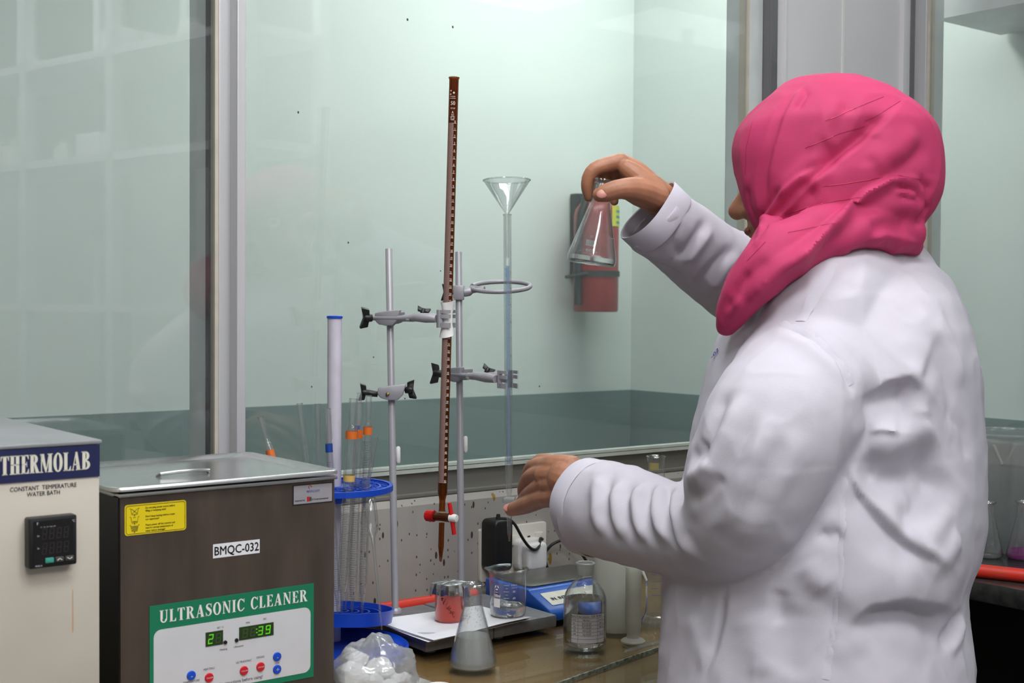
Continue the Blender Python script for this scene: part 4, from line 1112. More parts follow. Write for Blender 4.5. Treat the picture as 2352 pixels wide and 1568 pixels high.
# stopcock across the tube
sx = Vector((CR.x, CR.y - 0.55, 0.0)).normalized(); sx = (inv.to_3x3() @ sx); sx.z = 0; sx.normalize()
SK = axis_mat(Vector((0, 0, zst)) - sx * 0.0, Vector((0, 0, zst)) + sx)
MB().lathe([(0.0056, -0.012), (0.0062, -0.011), (0.0056, 0.0), (0.0064, 0.012), (0.0056, 0.013), (0.0040, 0.013), (0.0040, -0.012), (0.0056, -0.012)], 24, SK).build('stopcock_barrel', M['glass_amber'], br)
MB().lathe([(0.0001, -0.014), (0.0038, -0.014), (0.0036, 0.020), (0.0001, 0.020)], 16, SK).build('stopcock_plug', pbr('brown_tinted_plug', (120, 62, 20), 0.4), br)
mb = MB()
for i in range(22):
    a0 = 2 * math.pi * i / 22
    mb.add([SK @ Vector((r_ * math.cos(a0 + da), r_ * math.sin(a0 + da), z)) for z in (-0.0125, -0.0245) for r_, da in ((0.0072, 0), (0.0079, 0.07), (0.0079, 0.2), (0.0072, 0.285))], [(0, 1, 5, 4), (1, 2, 6, 5), (2, 3, 7, 6)])
mb.lathe([(0.0072, -0.0125), (0.0001, -0.0125)], 22, SK); mb.lathe([(0.0076, -0.0245), (0.0064, -0.0262), (0.0042, -0.0262)], 22, SK)
mb.build('retaining_nut', M['cap_red'], br)
MB().lathe([(0.0001, -0.0268), (0.0040, -0.0268), (0.0042, -0.0250)], 16, SK).build('plug_end', M['ptfe'], br)
MB().lathe([(0.0001, 0.0135), (0.0056, 0.0135), (0.0056, 0.0225), (0.0050, 0.0245), (0.0001, 0.0250)], 20, SK).build('handle_hub', M['ptfe'], br)
hv = Vector((0.12, 0, 1)).normalized()
hc = Vector((0, 0, zst)) + sx * 0.0165
mb = MB(); mb.tube([hc + Vector((-0.004, 0, 0.021)), hc + Vector((0.0, 0, 0.0)), hc + Vector((0.004, 0, -0.023))], [0.0029, 0.0034, 0.0031], 10)
mb.build('handle', M['cap_red'], br)

# strip of tissue wrapped round it inside the clamp
pw_ = bpy.data.objects.new('paper_wrap', None)
mb = MB(); z0, z1 = hb(771), hb(690); n = 22
prof = []
rings = []
for j in range(7):
    f = j / 6; z = z0 + (z1 - z0) * f
    rr = []
    for i in range(n):
        a = 2 * math.pi * i / n
        r_ = r1_ + 0.0012 + 0.0016 * abs(math.sin(a * 1.5 + j)) + (0.0012 if j in (0, 6) else 0)
        if 0.25 < f < 0.8: r_ = r1_ + 0.0007
        dz = 0.0035 * math.sin(a + 0.6) if j in (0, 6) else 0
        rr.append((r_ * math.cos(a), r_ * math.sin(a), z + dz))
    rings.append(rr)
for rr in rings: mb.v += [Vector(p) for p in rr]
for j in range(6):
    for i in range(n): mb.f.append((j * n + i, j * n + (i + 1) % n, (j + 1) * n + (i + 1) % n, (j + 1) * n + i))
mb.add([Vector((p[0] * 1.0, p[1] * 1.0, p[2])) for p in ()], [])
o = mb.build('paper_wrap', M['tissue'], None, ang=70); o.matrix_world = AX1
tag(o, 'crumpled white tissue strip wrapped round the brown burette in its clamp', 'tissue')

# clear burette ----------------------------------------------------------------
AX2 = axis_mat(BU2b, BU2t); L2 = (BU2t - BU2b).length
cb = bpy.data.objects.new('clear_burette', None); col.objects.link(cb); cb.matrix_world = AX2; cb.empty_display_size = 0.05
tag(cb, 'clear glass burette with blue back stripe under the funnel', 'burette')
def hc2(y): return (on_axis(BU2t, BU2b, y) - BU2b).length
r2_ = 0.0056
inv2 = AX2.inverted(); cdir = inv2.to_3x3() @ Vector((0, -1, 0)); aim2 = math.atan2(cdir.y, cdir.x)
zt1, zt0, zk = hc2(1100), hc2(1140), hc2(1140)
MB().lathe([(0.0026, hc2(1138)), (0.0042, hc2(1128)), (0.0048, zt1), (r2_, hc2(1092)), (r2_, L2 - 0.002), (r2_ + 0.0006, L2)], 26).build('tube', M['glass'], cb)
MB().lathe([(0.0010, hc2(1138)), (0.0022, hc2(1128)), (r2_ * 0.70, hc2(1090)), (r2_ * 0.74, L2)], 20).build('bore', M['glass'], cb)
MB().lathe([(r2_ * 0.74, L2), (r2_ + 0.0006, L2), (r2_ + 0.0006, L2 - 0.0015)], 24).build('rim', M['glass_thick'], cb)
MB().lathe([(0.0030, hc2(1160)), (0.0034, hc2(1195)), (0.0026, hc2(1225)), (0.0013, 0.004), (0.0010, 0.0)], 18).build('tip', M['glass'], cb)
MB().lathe([(0.0008, hc2(1160)), (0.0010, hc2(1215)), (0.0005, 0.0)], 10).build('tip_bore', M['glass_thick'], cb)
MB().lathe([(0.0001, 0.004), (0.0009, 0.003), (0.0010, 0.010), (0.0001, 0.010)], 8).build('rust_drop', pbr('rust_drop', (150, 80, 60), 0.3), cb)
MB().lathe([(r2_ * 0.86, hc2(1066)), (r2_ * 0.86, hc2(610))], 8, None, a0=aim2 + math.pi - 0.55, a1=aim2 + math.pi + 0.55).build('blue_stripe', M['blue_stripe'], cb)
mb = MB(); z = hc2(1050); i = 0
while z < hc2(625):
    mb.lathe([(r2_ + 0.0002, z), (r2_ + 0.0002, z + 0.0003)], 4, None, a0=aim2 + 0.35, a1=aim2 + (1.15 if i % 5 == 0 else 0.75))
    if i % 10 == 0: wrap_text(mb, str(i // 10), 0.0045, aim2 + 0.75, z + 0.0008, r2_ + 0.0003, 0, 0.8)
    z += 0.00235; i += 1
o = mb.build('graduations', M['grad'], cb, smooth=False); o['kind'] = 'stuff'
mb = MB()
for t, yy in (('50 ml', 619), ('A', 624), ('0.1 ml', 629), ('27°C', 634)): wrap_text(mb, t, 0.0036, aim2 - 0.35, hc2(yy + 2), r2_ + 0.0003, 0, 0.7)
mb.build('printed_mark', M['grad_blue'], cb, smooth=False)
sy = inv2.to_3x3() @ Vector((0.85, -0.5, 0)); sy.z = 0; sy.normalize()
K2 = axis_mat(Vector((0, 0, hc2(1149))), Vector((0, 0, hc2(1149))) + sy)
MB().lathe([(0.0048, -0.006), (0.0054, 0.0), (0.0048, 0.010), (0.0001, 0.010)], 20, K2, True).build('stopcock_barrel', M['glass_frost'], cb)
MB().lathe([(0.0001, -0.010), (0.0034, -0.010), (0.0040, 0.014), (0.0001, 0.015)], 16, K2).build('stopcock_plug', M['glass_thick'], cb)
mb = MB(); mb.tube([K2 @ Vector((0.0072 * math.cos(t), 0.0072 * math.sin(t), 0.0165)) for t in [i * math.pi / 9 for i in range(18)]], 0.0016, 8, closed=True)
mb.build('plug_handle', M['glass_frost'], cb)

# glass funnel in its top
f_top = at(1164, 414, 1.845); f_ap = at(1165, 492, 1.845)
AF = axis_mat(BU2t - (BU2t - BU2b).normalized() * 0.062, f_top)
def hf(y): return (AF.inverted() @ at(1165, y, 1.845)).z
fn = bpy.data.objects.new('glass_funnel', None); col.objects.link(fn); fn.matrix_world = AF
tag(fn, 'clear glass funnel resting in the top of the clear burette', 'funnel')
rt = 54 / FPX * 1.845
MB().lathe([(0.0020, 0.0), (0.0024, 0.004), (0.0028, hf(492)), (0.0034, hf(489)), (rt - 0.0003, hf(414) - 0.001), (rt, hf(414))], 40).build('cone', M['glass'], fn)
MB().lathe([(0.0012, 0.001), (0.0016, hf(492)), (rt - 0.0018, hf(414))], 32).build('inner_cone', M['glass'], fn)
mb = MB(); mb.tube([Vector((rt * math.cos(t), rt * math.sin(t), hf(414))) for t in [i * math.pi / 20 for i in range(40)]], 0.0010, 8, closed=True)
mb.build('rim', M['glass_thick'], fn)

# ================================================================== THINGS ON THE BENCH
def lathe_thing(name, label, cat, loc, rotz=0.0, group=None): return thing(name, label, cat, loc, rotz, group)
def circle_pts(r, z, n=40, ox=0, oy=0): return [Vector((ox + r * math.cos(2 * math.pi * i / n), oy + r * math.sin(2 * math.pi * i / n), z)) for i in range(n)]
FACE = -math.pi / 2        # local angle that looks at the camera for unrotated things
def decal(name, txt, size, mat, parent, ang, z, r, bold=0.0, sx=1.0, cone=None):
    mb = MB(); wrap_text(mb, txt, size, ang, z, r, bold, sx)
    return mb.build(name, mat, parent, smooth=False)

# sheets of paper over the two plates
ZP = 0.9225
cor = [gz(854, 1426, ZP), gz(992, 1476, ZP), gz(1218, 1426, ZP), gz(1098, 1393, ZP)]
def paper_sheet(k, label):
    mb = MB(); n = 8
    cs = [Vector((p.x, p.y, 0)) for p in cor]; cen = sum(cs, Vector()) / 4
    rot = Matrix.Rotation(R_((-1.6, 1.2, 0.2)[k]), 3, 'Z')
    cs = [cen + rot @ (p - cen) + Vector((0.002 * (k - 1), -0.0015 * k, 0)) for p in cs]
    for lay in (0, 1):
        for i in range(n + 1):
            for j in range(n + 1):
                a, b_ = i / n, j / n
                p = cs[0].lerp(cs[1], a).lerp(cs[3].lerp(cs[2], a), b_)
                curl = 0.0025 * max(0, a - 0.6) ** 2 * 4 * (0.4 + b_) * (1 + k * 0.5) + 0.0006 * math.sin(b_ * 9 + k) * a
                mb.v.append(Vector((p.x, p.y, ZP + 0.0012 * k + curl + lay * 0.0003)))
    m_ = (n + 1) ** 2
    for i in range(n):
        for j in range(n):
            q = (i * (n + 1) + j, (i + 1) * (n + 1) + j, (i + 1) * (n + 1) + j + 1, i * (n + 1) + j + 1)
            mb.f.append(tuple(x + m_ for x in q)); mb.f.append(tuple(reversed(q)))
    edge = [(i, 0) for i in range(n)] + [(n, j) for j in range(n)] + [(n - i, n) for i in range(n)] + [(0, n - j) for j in range(n)]
    for t in range(len(edge)):
        a = edge[t][0] * (n + 1) + edge[t][1]; b_ = edge[(t + 1) % len(edge)]; b_ = b_[0] * (n + 1) + b_[1]
        mb.f.append((a, b_, b_ + m_, a + m_))
    o = mb.build('paper_sheet', M['paper'], None)
    return tag(o, label, 'paper', 'papers spread over the stand bases')
paper_sheet(0, 'bottom sheet of white paper on the stand bases')
paper_sheet(1, 'middle sheet of white paper on the stand bases')
pp = paper_sheet(2, 'top sheet of white paper under the red beaker')
mb = MB(); p = gz(978, 1452, ZP + 0.004)
for dx, dy, s_ in ((0, 0, 1), (0.006, 0.002, 0.6)):
    mb.add([(p.x + dx + s_ * 0.010 * math.cos(t) * (1 + 0.3 * math.sin(3 * t)), p.y + dy + s_ * 0.004 * math.sin(t), ZP + 0.00315 + 0.0002 * s_) for t in [i * math.pi / 8 for i in range(16)]], [tuple(range(16))])
mb.build('wet_spot', pbr('wet_paper', (206, 212, 224), 0.15), pp, smooth=False)

ZS = ZP + 0.0036            # top of the papers
# red solution beaker under foil
p = gz(1032, 1423, ZS)
t = thing('foil_covered_beaker', 'small beaker of red solution capped with crumpled foil', 'beaker', p)
r_ = 0.0202; h = 0.050
MB().lathe([(0.0001, 0.0), (r_ - 0.002, 0.0), (r_, 0.002), (r_, h), (r_ + 0.0008, h + 0.001)], 36).build('glass_wall', M['glass'], t)
MB().lathe([(0.0001, 0.0012), (r_ - 0.0026, 0.0012), (r_ - 0.0008, 0.003), (r_ - 0.0008, 0.035), (0.0001, 0.035)], 36).build('red_solution', M['red_liquid'], t)
rng = random.Random(4)
mb = MB(); n = 40; rows = []
for j, (rr, zz, jit) in enumerate(((0.0002, h + 0.0035, 0), (0.010, h + 0.0040, 0.0006), (0.018, h + 0.0034, 0.0008), (0.0225, h + 0.0022, 0.0012), (0.0238, h - 0.004, 0.0018), (0.0245, h - 0.011, 0.0030))):
    row = []
    for i in range(n):
        a = 2 * math.pi * i / n
        q = rr + jit * rng.uniform(-1, 1) + (0.0028 * math.cos(a * 4) if j in (3, 4, 5) else 0)
        zq = zz + jit * 0.6 * rng.uniform(-1, 1) - (0.006 * max(0, math.cos(a * 2 + 0.5)) if j == 5 else 0)
        row.append(Vector((q * math.cos(a), q * math.sin(a), zq)))
    mb.v += row
for j in range(5):
    for i in range(n): mb.f.append((j * n + i, (j + 1) * n + i, (j + 1) * n + (i + 1) % n, j * n + (i + 1) % n))
mb.build('foil_cap', M['foil'], t, ang=14)
mb = MB()
def scribble(mb, pts, r, rr=0.0003):
    mb.tube([Vector((r * math.cos(FACE + x / r), r * math.sin(FACE + x / r), z)) for x, z in pts], rr, 4)
rng = random.Random(11)
for k in range(12):
    x0 = -0.010 + 0.0016 * k; z0 = 0.034 - 0.0021 * k
    scribble(mb, [(x0 + rng.uniform(-.0025, .0025), z0 + rng.uniform(-.004, .004)) for _ in range(4)], r_ + 0.0004)
mb.build('marker_writing', M['black_print'], t, smooth=False)

# 100 ml beaker with spout and white print
p = gz(1167, 1412, ZS)
t = thing('glass_beaker', 'clear glass beaker marked 100ml with a little water standing on the plate', 'beaker', p)
r_ = 0.0252; h = 0.066
def beaker_mesh(r_, h, spout, sp_ang, rim=0.0012):
    mb = MB(); n = 48
    prof = [(0.0001, 0.0004), (r_ - 0.005, 0.0), (r_ - 0.0015, 0.0012), (r_, 0.005), (r_, h - 0.006), (r_ + 0.0006, h - 0.002), (r_ + 0.0020, h)]
    for j, (rr, z) in enumerate(prof):
        for i in range(n):
            a = 2 * math.pi * i / n; d = math.atan2(math.sin(a - sp_ang), math.cos(a - sp_ang))
            k = max(0, (z - (h - 0.010)) / 0.010) ** 1.5 * spout * math.exp(-(d / 0.22) ** 2)
            mb.v.append(Vector(((rr + k) * math.cos(a), (rr + k) * math.sin(a), z + k * 0.1)))
    for j in range(len(prof) - 1):
        for i in range(n): mb.f.append((j * n + i, j * n + (i + 1) % n, (j + 1) * n + (i + 1) % n, (j + 1) * n + i))
    top = [mb.v[(len(prof) - 1) * n + i] for i in range(n)]
    return mb, top
mb, top = beaker_mesh(r_, h, 0.007, R_(186)); mb.build('glass_wall', M['glass'], t)
MB().tube(top, 0.0012, 8, closed=True).build('rim', M['glass_thick'], t)
MB().lathe([(0.0001, 0.0016), (r_ - 0.004, 0.0014), (r_ - 0.0014, 0.005), (r_ - 0.0014, 0.0145), (0.0001, 0.0142)], 40).build('water', M['water'], t)
mb = MB()
for i, z in enumerate((0.047, 0.0425, 0.038, 0.0335, 0.029, 0.0245, 0.020)):
    w_ = 0.30 if i % 2 == 0 else 0.14; a0 = FACE - 0.10 - w_ / 2 + (0 if i % 2 == 0 else 0.02)
    mb.lathe([(r_ + 0.0003, z), (r_ + 0.0003, z + 0.0005)], 5, None, a0=a0, a1=a0 + w_)
for tx, z in (('100ml', 0.0462), ('80', 0.037), ('60', 0.028), ('40', 0.019)): wrap_text(mb, tx, 0.0042, FACE + 0.33, z, r_ + 0.0003, 0.0001, 0.9)
wrap_text(mb, 'APPROX', 0.0026, FACE + 0.36, 0.0428, r_ + 0.0003, 0, 0.9); wrap_text(mb, '100ml', 0.0052, FACE - 0.66, 0.030, r_ + 0.0003, 0.0002, 0.9)
def patch(mb, a0, a1, z0, z1, r): mb.lathe([(r, z0), (r, z1)], 6, None, a0=a0, a1=a1)
patch(mb, FACE - 0.90, FACE - 0.46, 0.0155, 0.0275, r_ + 0.0003); patch(mb, FACE - 0.78, FACE - 0.60, 0.0362, 0.0368, r_ + 0.0003)
for k in range(3):       # round maker's emblem, a disc cut by three spokes
    a = math.pi / 2 + k * 2 * math.pi / 3
    pts = [(0.0, 0.0)] + [(0.0036 * math.cos(a + 0.25 + q * (2 * math.pi / 3 - 0.5) / 6), 0.0036 * math.sin(a + 0.25 + q * (2 * math.pi / 3 - 0.5) / 6)) for q in range(7)]
    pts[0] = (0.0012 * math.cos(a + math.pi / 3), 0.0012 * math.sin(a + math.pi / 3))
    rr = r_ + 0.0003; mb.add([Vector((rr * math.cos(FACE - 0.68 + x / rr), rr * math.sin(FACE - 0.68 + x / rr), 0.043 + z)) for x, z in pts], [tuple(range(8))])
mb.build('printed_scale', M['white_print'], t, smooth=False)

# conical flasks -------------------------------------------------------------------
def flask(name, label, loc, R, H, rn, liq=None, liqm=None, group=None, ztilt=None, frost=False):
    t = thing(name, label, 'flask', loc, 0.0, group)
    prof = [(0.0001, 0.0), (R * 0.86, 0.0), (R * 0.965, 0.0022), (R, 0.0065), (R * 0.985, 0.012), (rn * 1.12, H * 0.70), (rn, H * 0.765), (rn * 0.98, H * 0.93), (rn * 1.06, H * 0.965), (rn * 1.22, H * 0.985)]
    MB().lathe(prof, 44).build('glass_wall', M['glass'], t)
    MB().lathe([(max(0.0001, a - 0.0012), z + 0.0010) for a, z in prof], 36).build('inner_wall', M['glass'], t)
    MB().tube(circle_pts(rn * 1.16, H * 0.985), rn * 0.11, 8, closed=True).build('rim', M['glass_thick'], t)
    if liq:
        def rad(z):
            for (a0, z0), (a1, z1) in zip(prof[2:], prof[3:]):
                if z0 <= z <= z1: return a0 + (a1 - a0) * (z - z0) / (z1 - z0)
            return R
        P = [(0.0001, 0.0016), (R * 0.85, 0.0016), (R * 0.94, 0.004), (R * 0.955, 0.0075)]
        if liq > 0.012: P.append((R * 0.94, 0.012))
        P += [(rad(liq) * 0.955, liq), (0.0001, liq - 0.0003)]
        MB().lathe(P, 40).build('solution', liqm, t)
    return t
p = gz(1086, 1531, BZ)
fl = flask('conical_flask', 'conical flask half filled with cloudy solution in front of the papers', p, 0.0305, 0.1075, 0.0118, 0.041, M['cloudy'], 'conical flasks')
mb = MB(); rng = random.Random(3)       # droplets clinging inside the neck and shoulder
for i in range(70):
    z = rng.uniform(0.055, 0.097); rr = 0.0122 if z > 0.079 else 0.0305 - (z - 0.012) * (0.0305 - 0.0132) / 0.063
    a = rng.uniform(-2.6, -0.5); mb.sphere((rr * 0.97 * math.cos(a), rr * 0.97 * math.sin(a), z), rng.uniform(0.0003, 0.0008), 6, 4)
o = mb.build('droplets', M['glass_thick'], fl); o['kind'] = 'stuff'

# flasks, jug and tube on the side bench
p = gz(2268, 1279, BZ); f3 = flask('conical_flask', 'empty conical flask on the side bench behind the red tube', p, 0.0275, 0.104, 0.0115, None, None, 'conical flasks')
p = gz(2349, 1283, BZ); f4 = flask('conical_flask', 'conical flask with magenta solution at the right edge of the picture', p, 0.0300, 0.108, 0.0118, 0.0165, M['magenta_liquid'], 'conical flasks')
p = W(2.322, 1.408, BZ)
t = thing('plastic_jug', 'large translucent plastic jug behind the flasks on the side bench', 'jug', p)
hj = on_u(2250, 992, 2.40).z - BZ + 0.012; rj = 0.090
mb, top = beaker_mesh(rj, hj, 0.018, R_(-95)); mb.build('jug_wall', M['plastic_jug'], t)
MB().tube(top, 0.0030, 8, closed=True).build('rim', M['plastic_jug'], t)
MB().lathe([(0.0001, 0.003), (rj - 0.004, 0.003), (rj - 0.0025, 0.010), (rj - 0.0025, 0.150), (0.0001, 0.150)], 40).build('water', thin_glass('jug_water', (0.80, 0.83, 0.83), (0.6, 0.64, 0.64), 0.05, 0.5, 3.0, 0.05), t)
mb = MB(); a = R_(-112); q = Vector((rj * 0.99 * math.cos(a), rj * 0.99 * math.sin(a), 0))
for s_ in (-1, 1):
    mb.tube([q + Vector((s_ * 0.020, 0.0, hj - 0.016)), q + Vector((s_ * 0.004, -0.001, hj - 0.052))], 0.0024, 6)
mb.build('spout_ribs', M['plastic_clear'], t)
q0 = uvz(gz(2215, 1307, BZ + 0.012)); q1 = uvz(gz(2352, 1322, BZ + 0.012))
mb = MB(); dv = (q1 - q0).normalized()
mb.tube([q0 - dv * 0.10, q0, q1, q1 + dv * 0.35, q1 + dv * 0.7 + Vector((0.01, 0, 0))], 0.0120, 16)
o = mb.build('red_tube', M['hose_red'], None); o.rotation_euler = (0, 0, TH); tag(o, 'thick red rubber tube lying on the black side bench', 'tube')

# red hose along the foot of the splash wall
mb = MB(); h0 = uvz(gz(792, 1418, BZ + 0.0105)); h1 = uvz(gz(1112, 1368, BZ + 0.0105))
mb.tube([(h0.x - 0.16, h0.y - 0.002, BZ + 0.0135), (h0.x, h0.y, BZ + 0.0135), ((h0.x + h1.x) / 2, (h0.y + h1.y) / 2 + 0.001, BZ + 0.0135), (1.196, h1.y, BZ + 0.0135)], 0.0105, 16)
o = mb.build('red_hose', M['hose_red'], None); o.rotation_euler = (0, 0, TH); tag(o, 'red hose lying along the foot of the stained wall', 'hose')

# blue balance ------------------------------------------------------------------------
t = thing('weighing_balance', 'blue electronic balance with dark steel pan behind the beaker', 'balance', W(1.206, 1.445, BZ), TH)
wb, db = 0.180, 0.162
prof = [(0.0, 0.004), (0.0, 0.016), (0.010, 0.021), (0.050, 0.037), (0.056, 0.0415), (db, 0.0415), (db, 0.004)]
mb = MB(); mb.prism(prof, 0, wb, Matrix(((0, 0, 1, 0), (1, 0, 0, 0), (0, 1, 0, 0), (0, 0, 0, 1)))); mb.build('housing', M['bal_blue'], t, bevel=0.003)
for sx in (0.02, wb - 0.02):
    for sy in (0.02, db - 0.02): MB().lathe([(0.007, 0), (0.008, 0.0045)], 12, Matrix.Translation((sx, sy, 0)), True, True).build('foot', M['black'], t)
mb = MB(); mb.prism(rrect(0.008, 0.062, wb - 0.008, db - 0.006, 0.012), 0.0415, 0.0445); mb.build('pan', pbr('dull_dark_steel_pan', (120, 118, 114), 0.3, 0.8, var=0.08, scale=20), t, bevel=0.001)
sl_ = math.atan2(0.016, 0.040)
KP = Matrix.Translation((0.0, 0.010, 0.0213)) @ Matrix.Rotation(sl_, 4, 'X')
mb = MB(); mb.prism(rrect(0.014, 0.006, wb - 0.012, 0.038, 0.002), 0, 0.0006, KP); kp = mb.build('keypad_label', pbr('pale_keypad', (216, 214, 198), 0.4), t, smooth=False)
lettering('keypad_text', 'IN. INTL.', 0.010, M['black_print'], kp, KP @ Matrix.Translation((0.022, 0.017, 0.0009)), bold=0.0003, sx=0.9)
for i in range(4): MB().box(KP @ Vector((0.075 + 0.022 * i, 0.020, 0.0012)), (0.014, 0.010, 0.0016), None, KP.to_3x3()).build('key', M['white'], t, bevel=0.0004)

# double socket, adapter, plug, cords ----------------------------------------------------
a = on_v(1097, 1214, WV - 0.012); c = on_v(1247, 1306, WV - 0.012)
sk = thing('wall_socket', 'yellowed white double socket plate low on the stained wall', 'socket', W(a.x, WV - 0.012, BZ), TH)
sw = c.x - a.x; z1 = a.z - BZ; z0 = max(0.012, z1 - 0.086)
MB().prism(rrect(0, z0, sw, z1, 0.004), 0, 0.009, XZ).build('plate', M['socket'], sk, bevel=0.0015)
k = MB(); k.lathe([(0.0001, 0.0094), (0.0024, 0.0094), (0.0030, 0.0090)], 12, Matrix.Translation((0.010, 0, z0 + 0.036)) @ XZ); k.build('screw_hole', M['black'], sk)
MB().prism(rrect(sw * 0.70, z1 - 0.026, sw * 0.74, z1 - 0.020, 0.0004), 0.009, 0.0098, XZ).build('neon_lamp', M['indicator'], sk, smooth=False)
MB().prism(rrect(sw * 0.82, z1 - 0.032, sw * 0.93, z1 - 0.016, 0.001), 0.009, 0.0118, XZ).build('switch_rocker', M['socket'], sk, bevel=0.0012)
MB().prism(rrect(sw * 0.42, z1 - 0.032, sw * 0.53, z1 - 0.016, 0.001), 0.009, 0.0118, XZ).build('switch_rocker', M['socket'], sk, bevel=0.0012)
c0 = on_v(1150, 1250, WV - 0.05)
ad = thing('power_adapter', 'black power adapter plugged into the left half of the socket', 'power adapter', W(c0.x, WV - 0.0212, c0.z), TH)
MB().prism(rrect(-0.0185, -0.042, 0.0185, 0.040, 0.009), 0.0, 0.038, XZ).build('housing', M['black'], ad, bevel=0.004, bseg=3)
MB().tube([(0.0, -0.022, 0.038), (0.0, -0.022, 0.048)], [0.0045, 0.003], 10).build('strain_relief', M['cord'], ad)
c1 = on_v(1226, 1272, WV - 0.045)
pg = thing('mains_plug', 'white mains plug in the right half of the wall socket', 'plug', W(c1.x, WV - 0.0212, c1.z), TH)
MB().prism(rrect(-0.026, -0.027, 0.026, 0.024, 0.010), 0.0, 0.016, XZ).build('plug_base', M['white'], pg, bevel=0.003, bseg=3)
MB().prism(rrect(-0.021, -0.026, 0.021, 0.020, 0.009), 0.016, 0.036, XZ).build('plug_body', M['white'], pg, bevel=0.006, bseg=3)
def cord(par, label, pts, r=0.0024):
    P = [Vector(p) for p in pts]; out = []
    for i in range(len(P) - 1):
        p0, p1, p2, p3 = P[max(i - 1, 0)], P[i], P[i + 1], P[min(i + 2, len(P) - 1)]
        for k in range(8):
            f = k / 8
            out.append(0.5 * ((2 * p1) + (p2 - p0) * f + (2 * p0 - 5 * p1 + 4 * p2 - p3) * f * f + (3 * p1 - p0 - 3 * p2 + p3) * f ** 3))
    out.append(P[-1])
    o = MB().tube(out, r, 8).build('power_cord', M['cord'], par)
    o.matrix_parent_inverse = (Matrix.Translation(par.location) @ Matrix.Rotation(TH, 4, 'Z')).inverted(); o['label'] = label; return o
cd_ = 2.10
def cp(x, y, v): q = on_v(x, y, v); return W(q.x, q.y, q.z)
cord(ad, 'black cord looping from the adapter top down to the white plug', [cp(1143, 1206, 1.656), cp(1144, 1196, 1.656), cp(1152, 1190, 1.652), cp(1168, 1192, 1.645), cp(1183, 1205, 1.64), cp(1200, 1235, 1.64), cp(1216, 1256, 1.64), cp(1230, 1262, 1.64), cp(1239, 1252, 1.645), cp(1241, 1237, 1.655), cp(1246, 1238, 1.668)])
cord(pg, 'black cord arching behind the white plug down to the bench', [cp(1252, 1268, 1.682), cp(1270, 1249, 1.675), cp(1296, 1241, 1.67), cp(1322, 1256, 1.66), cp(1345, 1285, 1.655), cp(1362, 1315, 1.655), cp(1374, 1340, 1.655)])
cord(pg, 'black cord drooping across the balance top behind the bottle', [cp(1250, 1280, 1.683), cp(1258, 1305, 1.680), cp(1266, 1312, 1.668), cp(1290, 1303, 1.66), cp(1312, 1304, 1.65), cp(1335, 1318, 1.645), cp(1352, 1331, 1.645)])

# reagent bottle ---------------------------------------------------------------------------
p = gz(1343, 1486, BZ)
t = thing('reagent_bottle', 'narrow necked glass reagent bottle with a white table label', 'bottle', p)
R = 0.0292
prof = [(0.0001, 0.0015), (R * 0.8, 0.0), (R * 0.96, 0.001), (R, 0.005), (R, 0.062), (R * 0.985, 0.068), (R * 0.90, 0.0755), (R * 0.66, 0.085), (R * 0.44, 0.0905), (R * 0.375, 0.095), (R * 0.37, 0.100)]
MB().lathe(prof, 48).build('glass_wall', M['glass'], t)
MB().lathe([(max(0.0001, a - 0.0016), z + 0.003) for a, z in prof], 40).build('inner_wall', M['glass'], t)
MB().lathe([(R * 0.37, 0.0995), (R * 0.40, 0.110), (R * 0.42, 0.1125), (R * 0.44, 0.114), (R * 0.36, 0.114), (R * 0.30, 0.098)], 32).build('ground_neck', M['glass_frost'], t)
MB().tube(circle_pts(R * 0.405, 0.1142), R * 0.055, 8, closed=True).build('lip', M['glass_frost'], t)
MB().lathe([(0.0001, 0.0046), (R * 0.80, 0.0045), (R - 0.0018, 0.008), (R - 0.0018, 0.0605), (R * 0.92, 0.0672), (0.0001, 0.0668)], 44).build('solution', M['water'], t)
RL = R + 0.0004; a0, a1 = FACE - 0.72, FACE + 0.98
lb = MB(); lb.lathe([(RL, 0.0125), (RL, 0.0515)], 24, None, a0=a0, a1=a1); lab = lb.build('table_label', M['paper'], t)
mb = MB(); rr = RL + 0.0002
rows = [0.0125, 0.0178, 0.0225, 0.0272, 0.0318, 0.0365, 0.0415, 0.0460, 0.0512]
for z in rows: mb.lathe([(rr, z), (rr, z + 0.0003)], 20, None, a0=a0, a1=a1)
for a in (a0, a0 + 0.34, a0 + 1.26, a1 - 0.01): mb.lathe([(rr, 0.0125), (rr, 0.0460 if a != a0 else 0.0512)], 1, None, a0=a, a1=a + 0.010)
mb.build('table_lines', M['black_print'], lab, smooth=False)
mb = MB()
for tx, aa, z, s_ in (('Name Of the Solution', -0.30, 0.0472, 0.0034), ('W.No', -0.56, 0.0428, 0.0026), ('Mfg Date', 0.0, 0.0428, 0.0030), ('Exp.Date', 0.76, 0.0428, 0.0026)): wrap_text(mb, tx, s_, FACE + aa, z, rr, 0, 0.85)
mb.build('label_print', M['black_print'], lab, smooth=False)
mb = MB()
for tx, aa, z, s_ in (('0.01 M NO', 0.52, 0.0472, 0.0042), ('01', -0.56, 0.0375, 0.0036), ('01.12.23', 0.02, 0.0375, 0.0040), ('30.11', 0.76, 0.0375, 0.0034), ('02', -0.54, 0.0328, 0.0036), ('07.12.23', 0.02, 0.0328, 0.0040), ('20.12', 0.76, 0.0328, 0.0036), ('03', -0.54, 0.0282, 0.0034), ('10.12.23', 0.02, 0.0282, 0.0038), ('04', -0.54, 0.0235, 0.0034), ('12.12.23', 0.02, 0.0235, 0.0038), ('31.12', 0.76, 0.0235, 0.0032)): wrap_text(mb, tx, s_, FACE + aa, z, rr, 0.00003, 0.9)
mb.build('handwriting', pbr('pen_ink', (48, 48, 60), 0.6), lab, smooth=False)

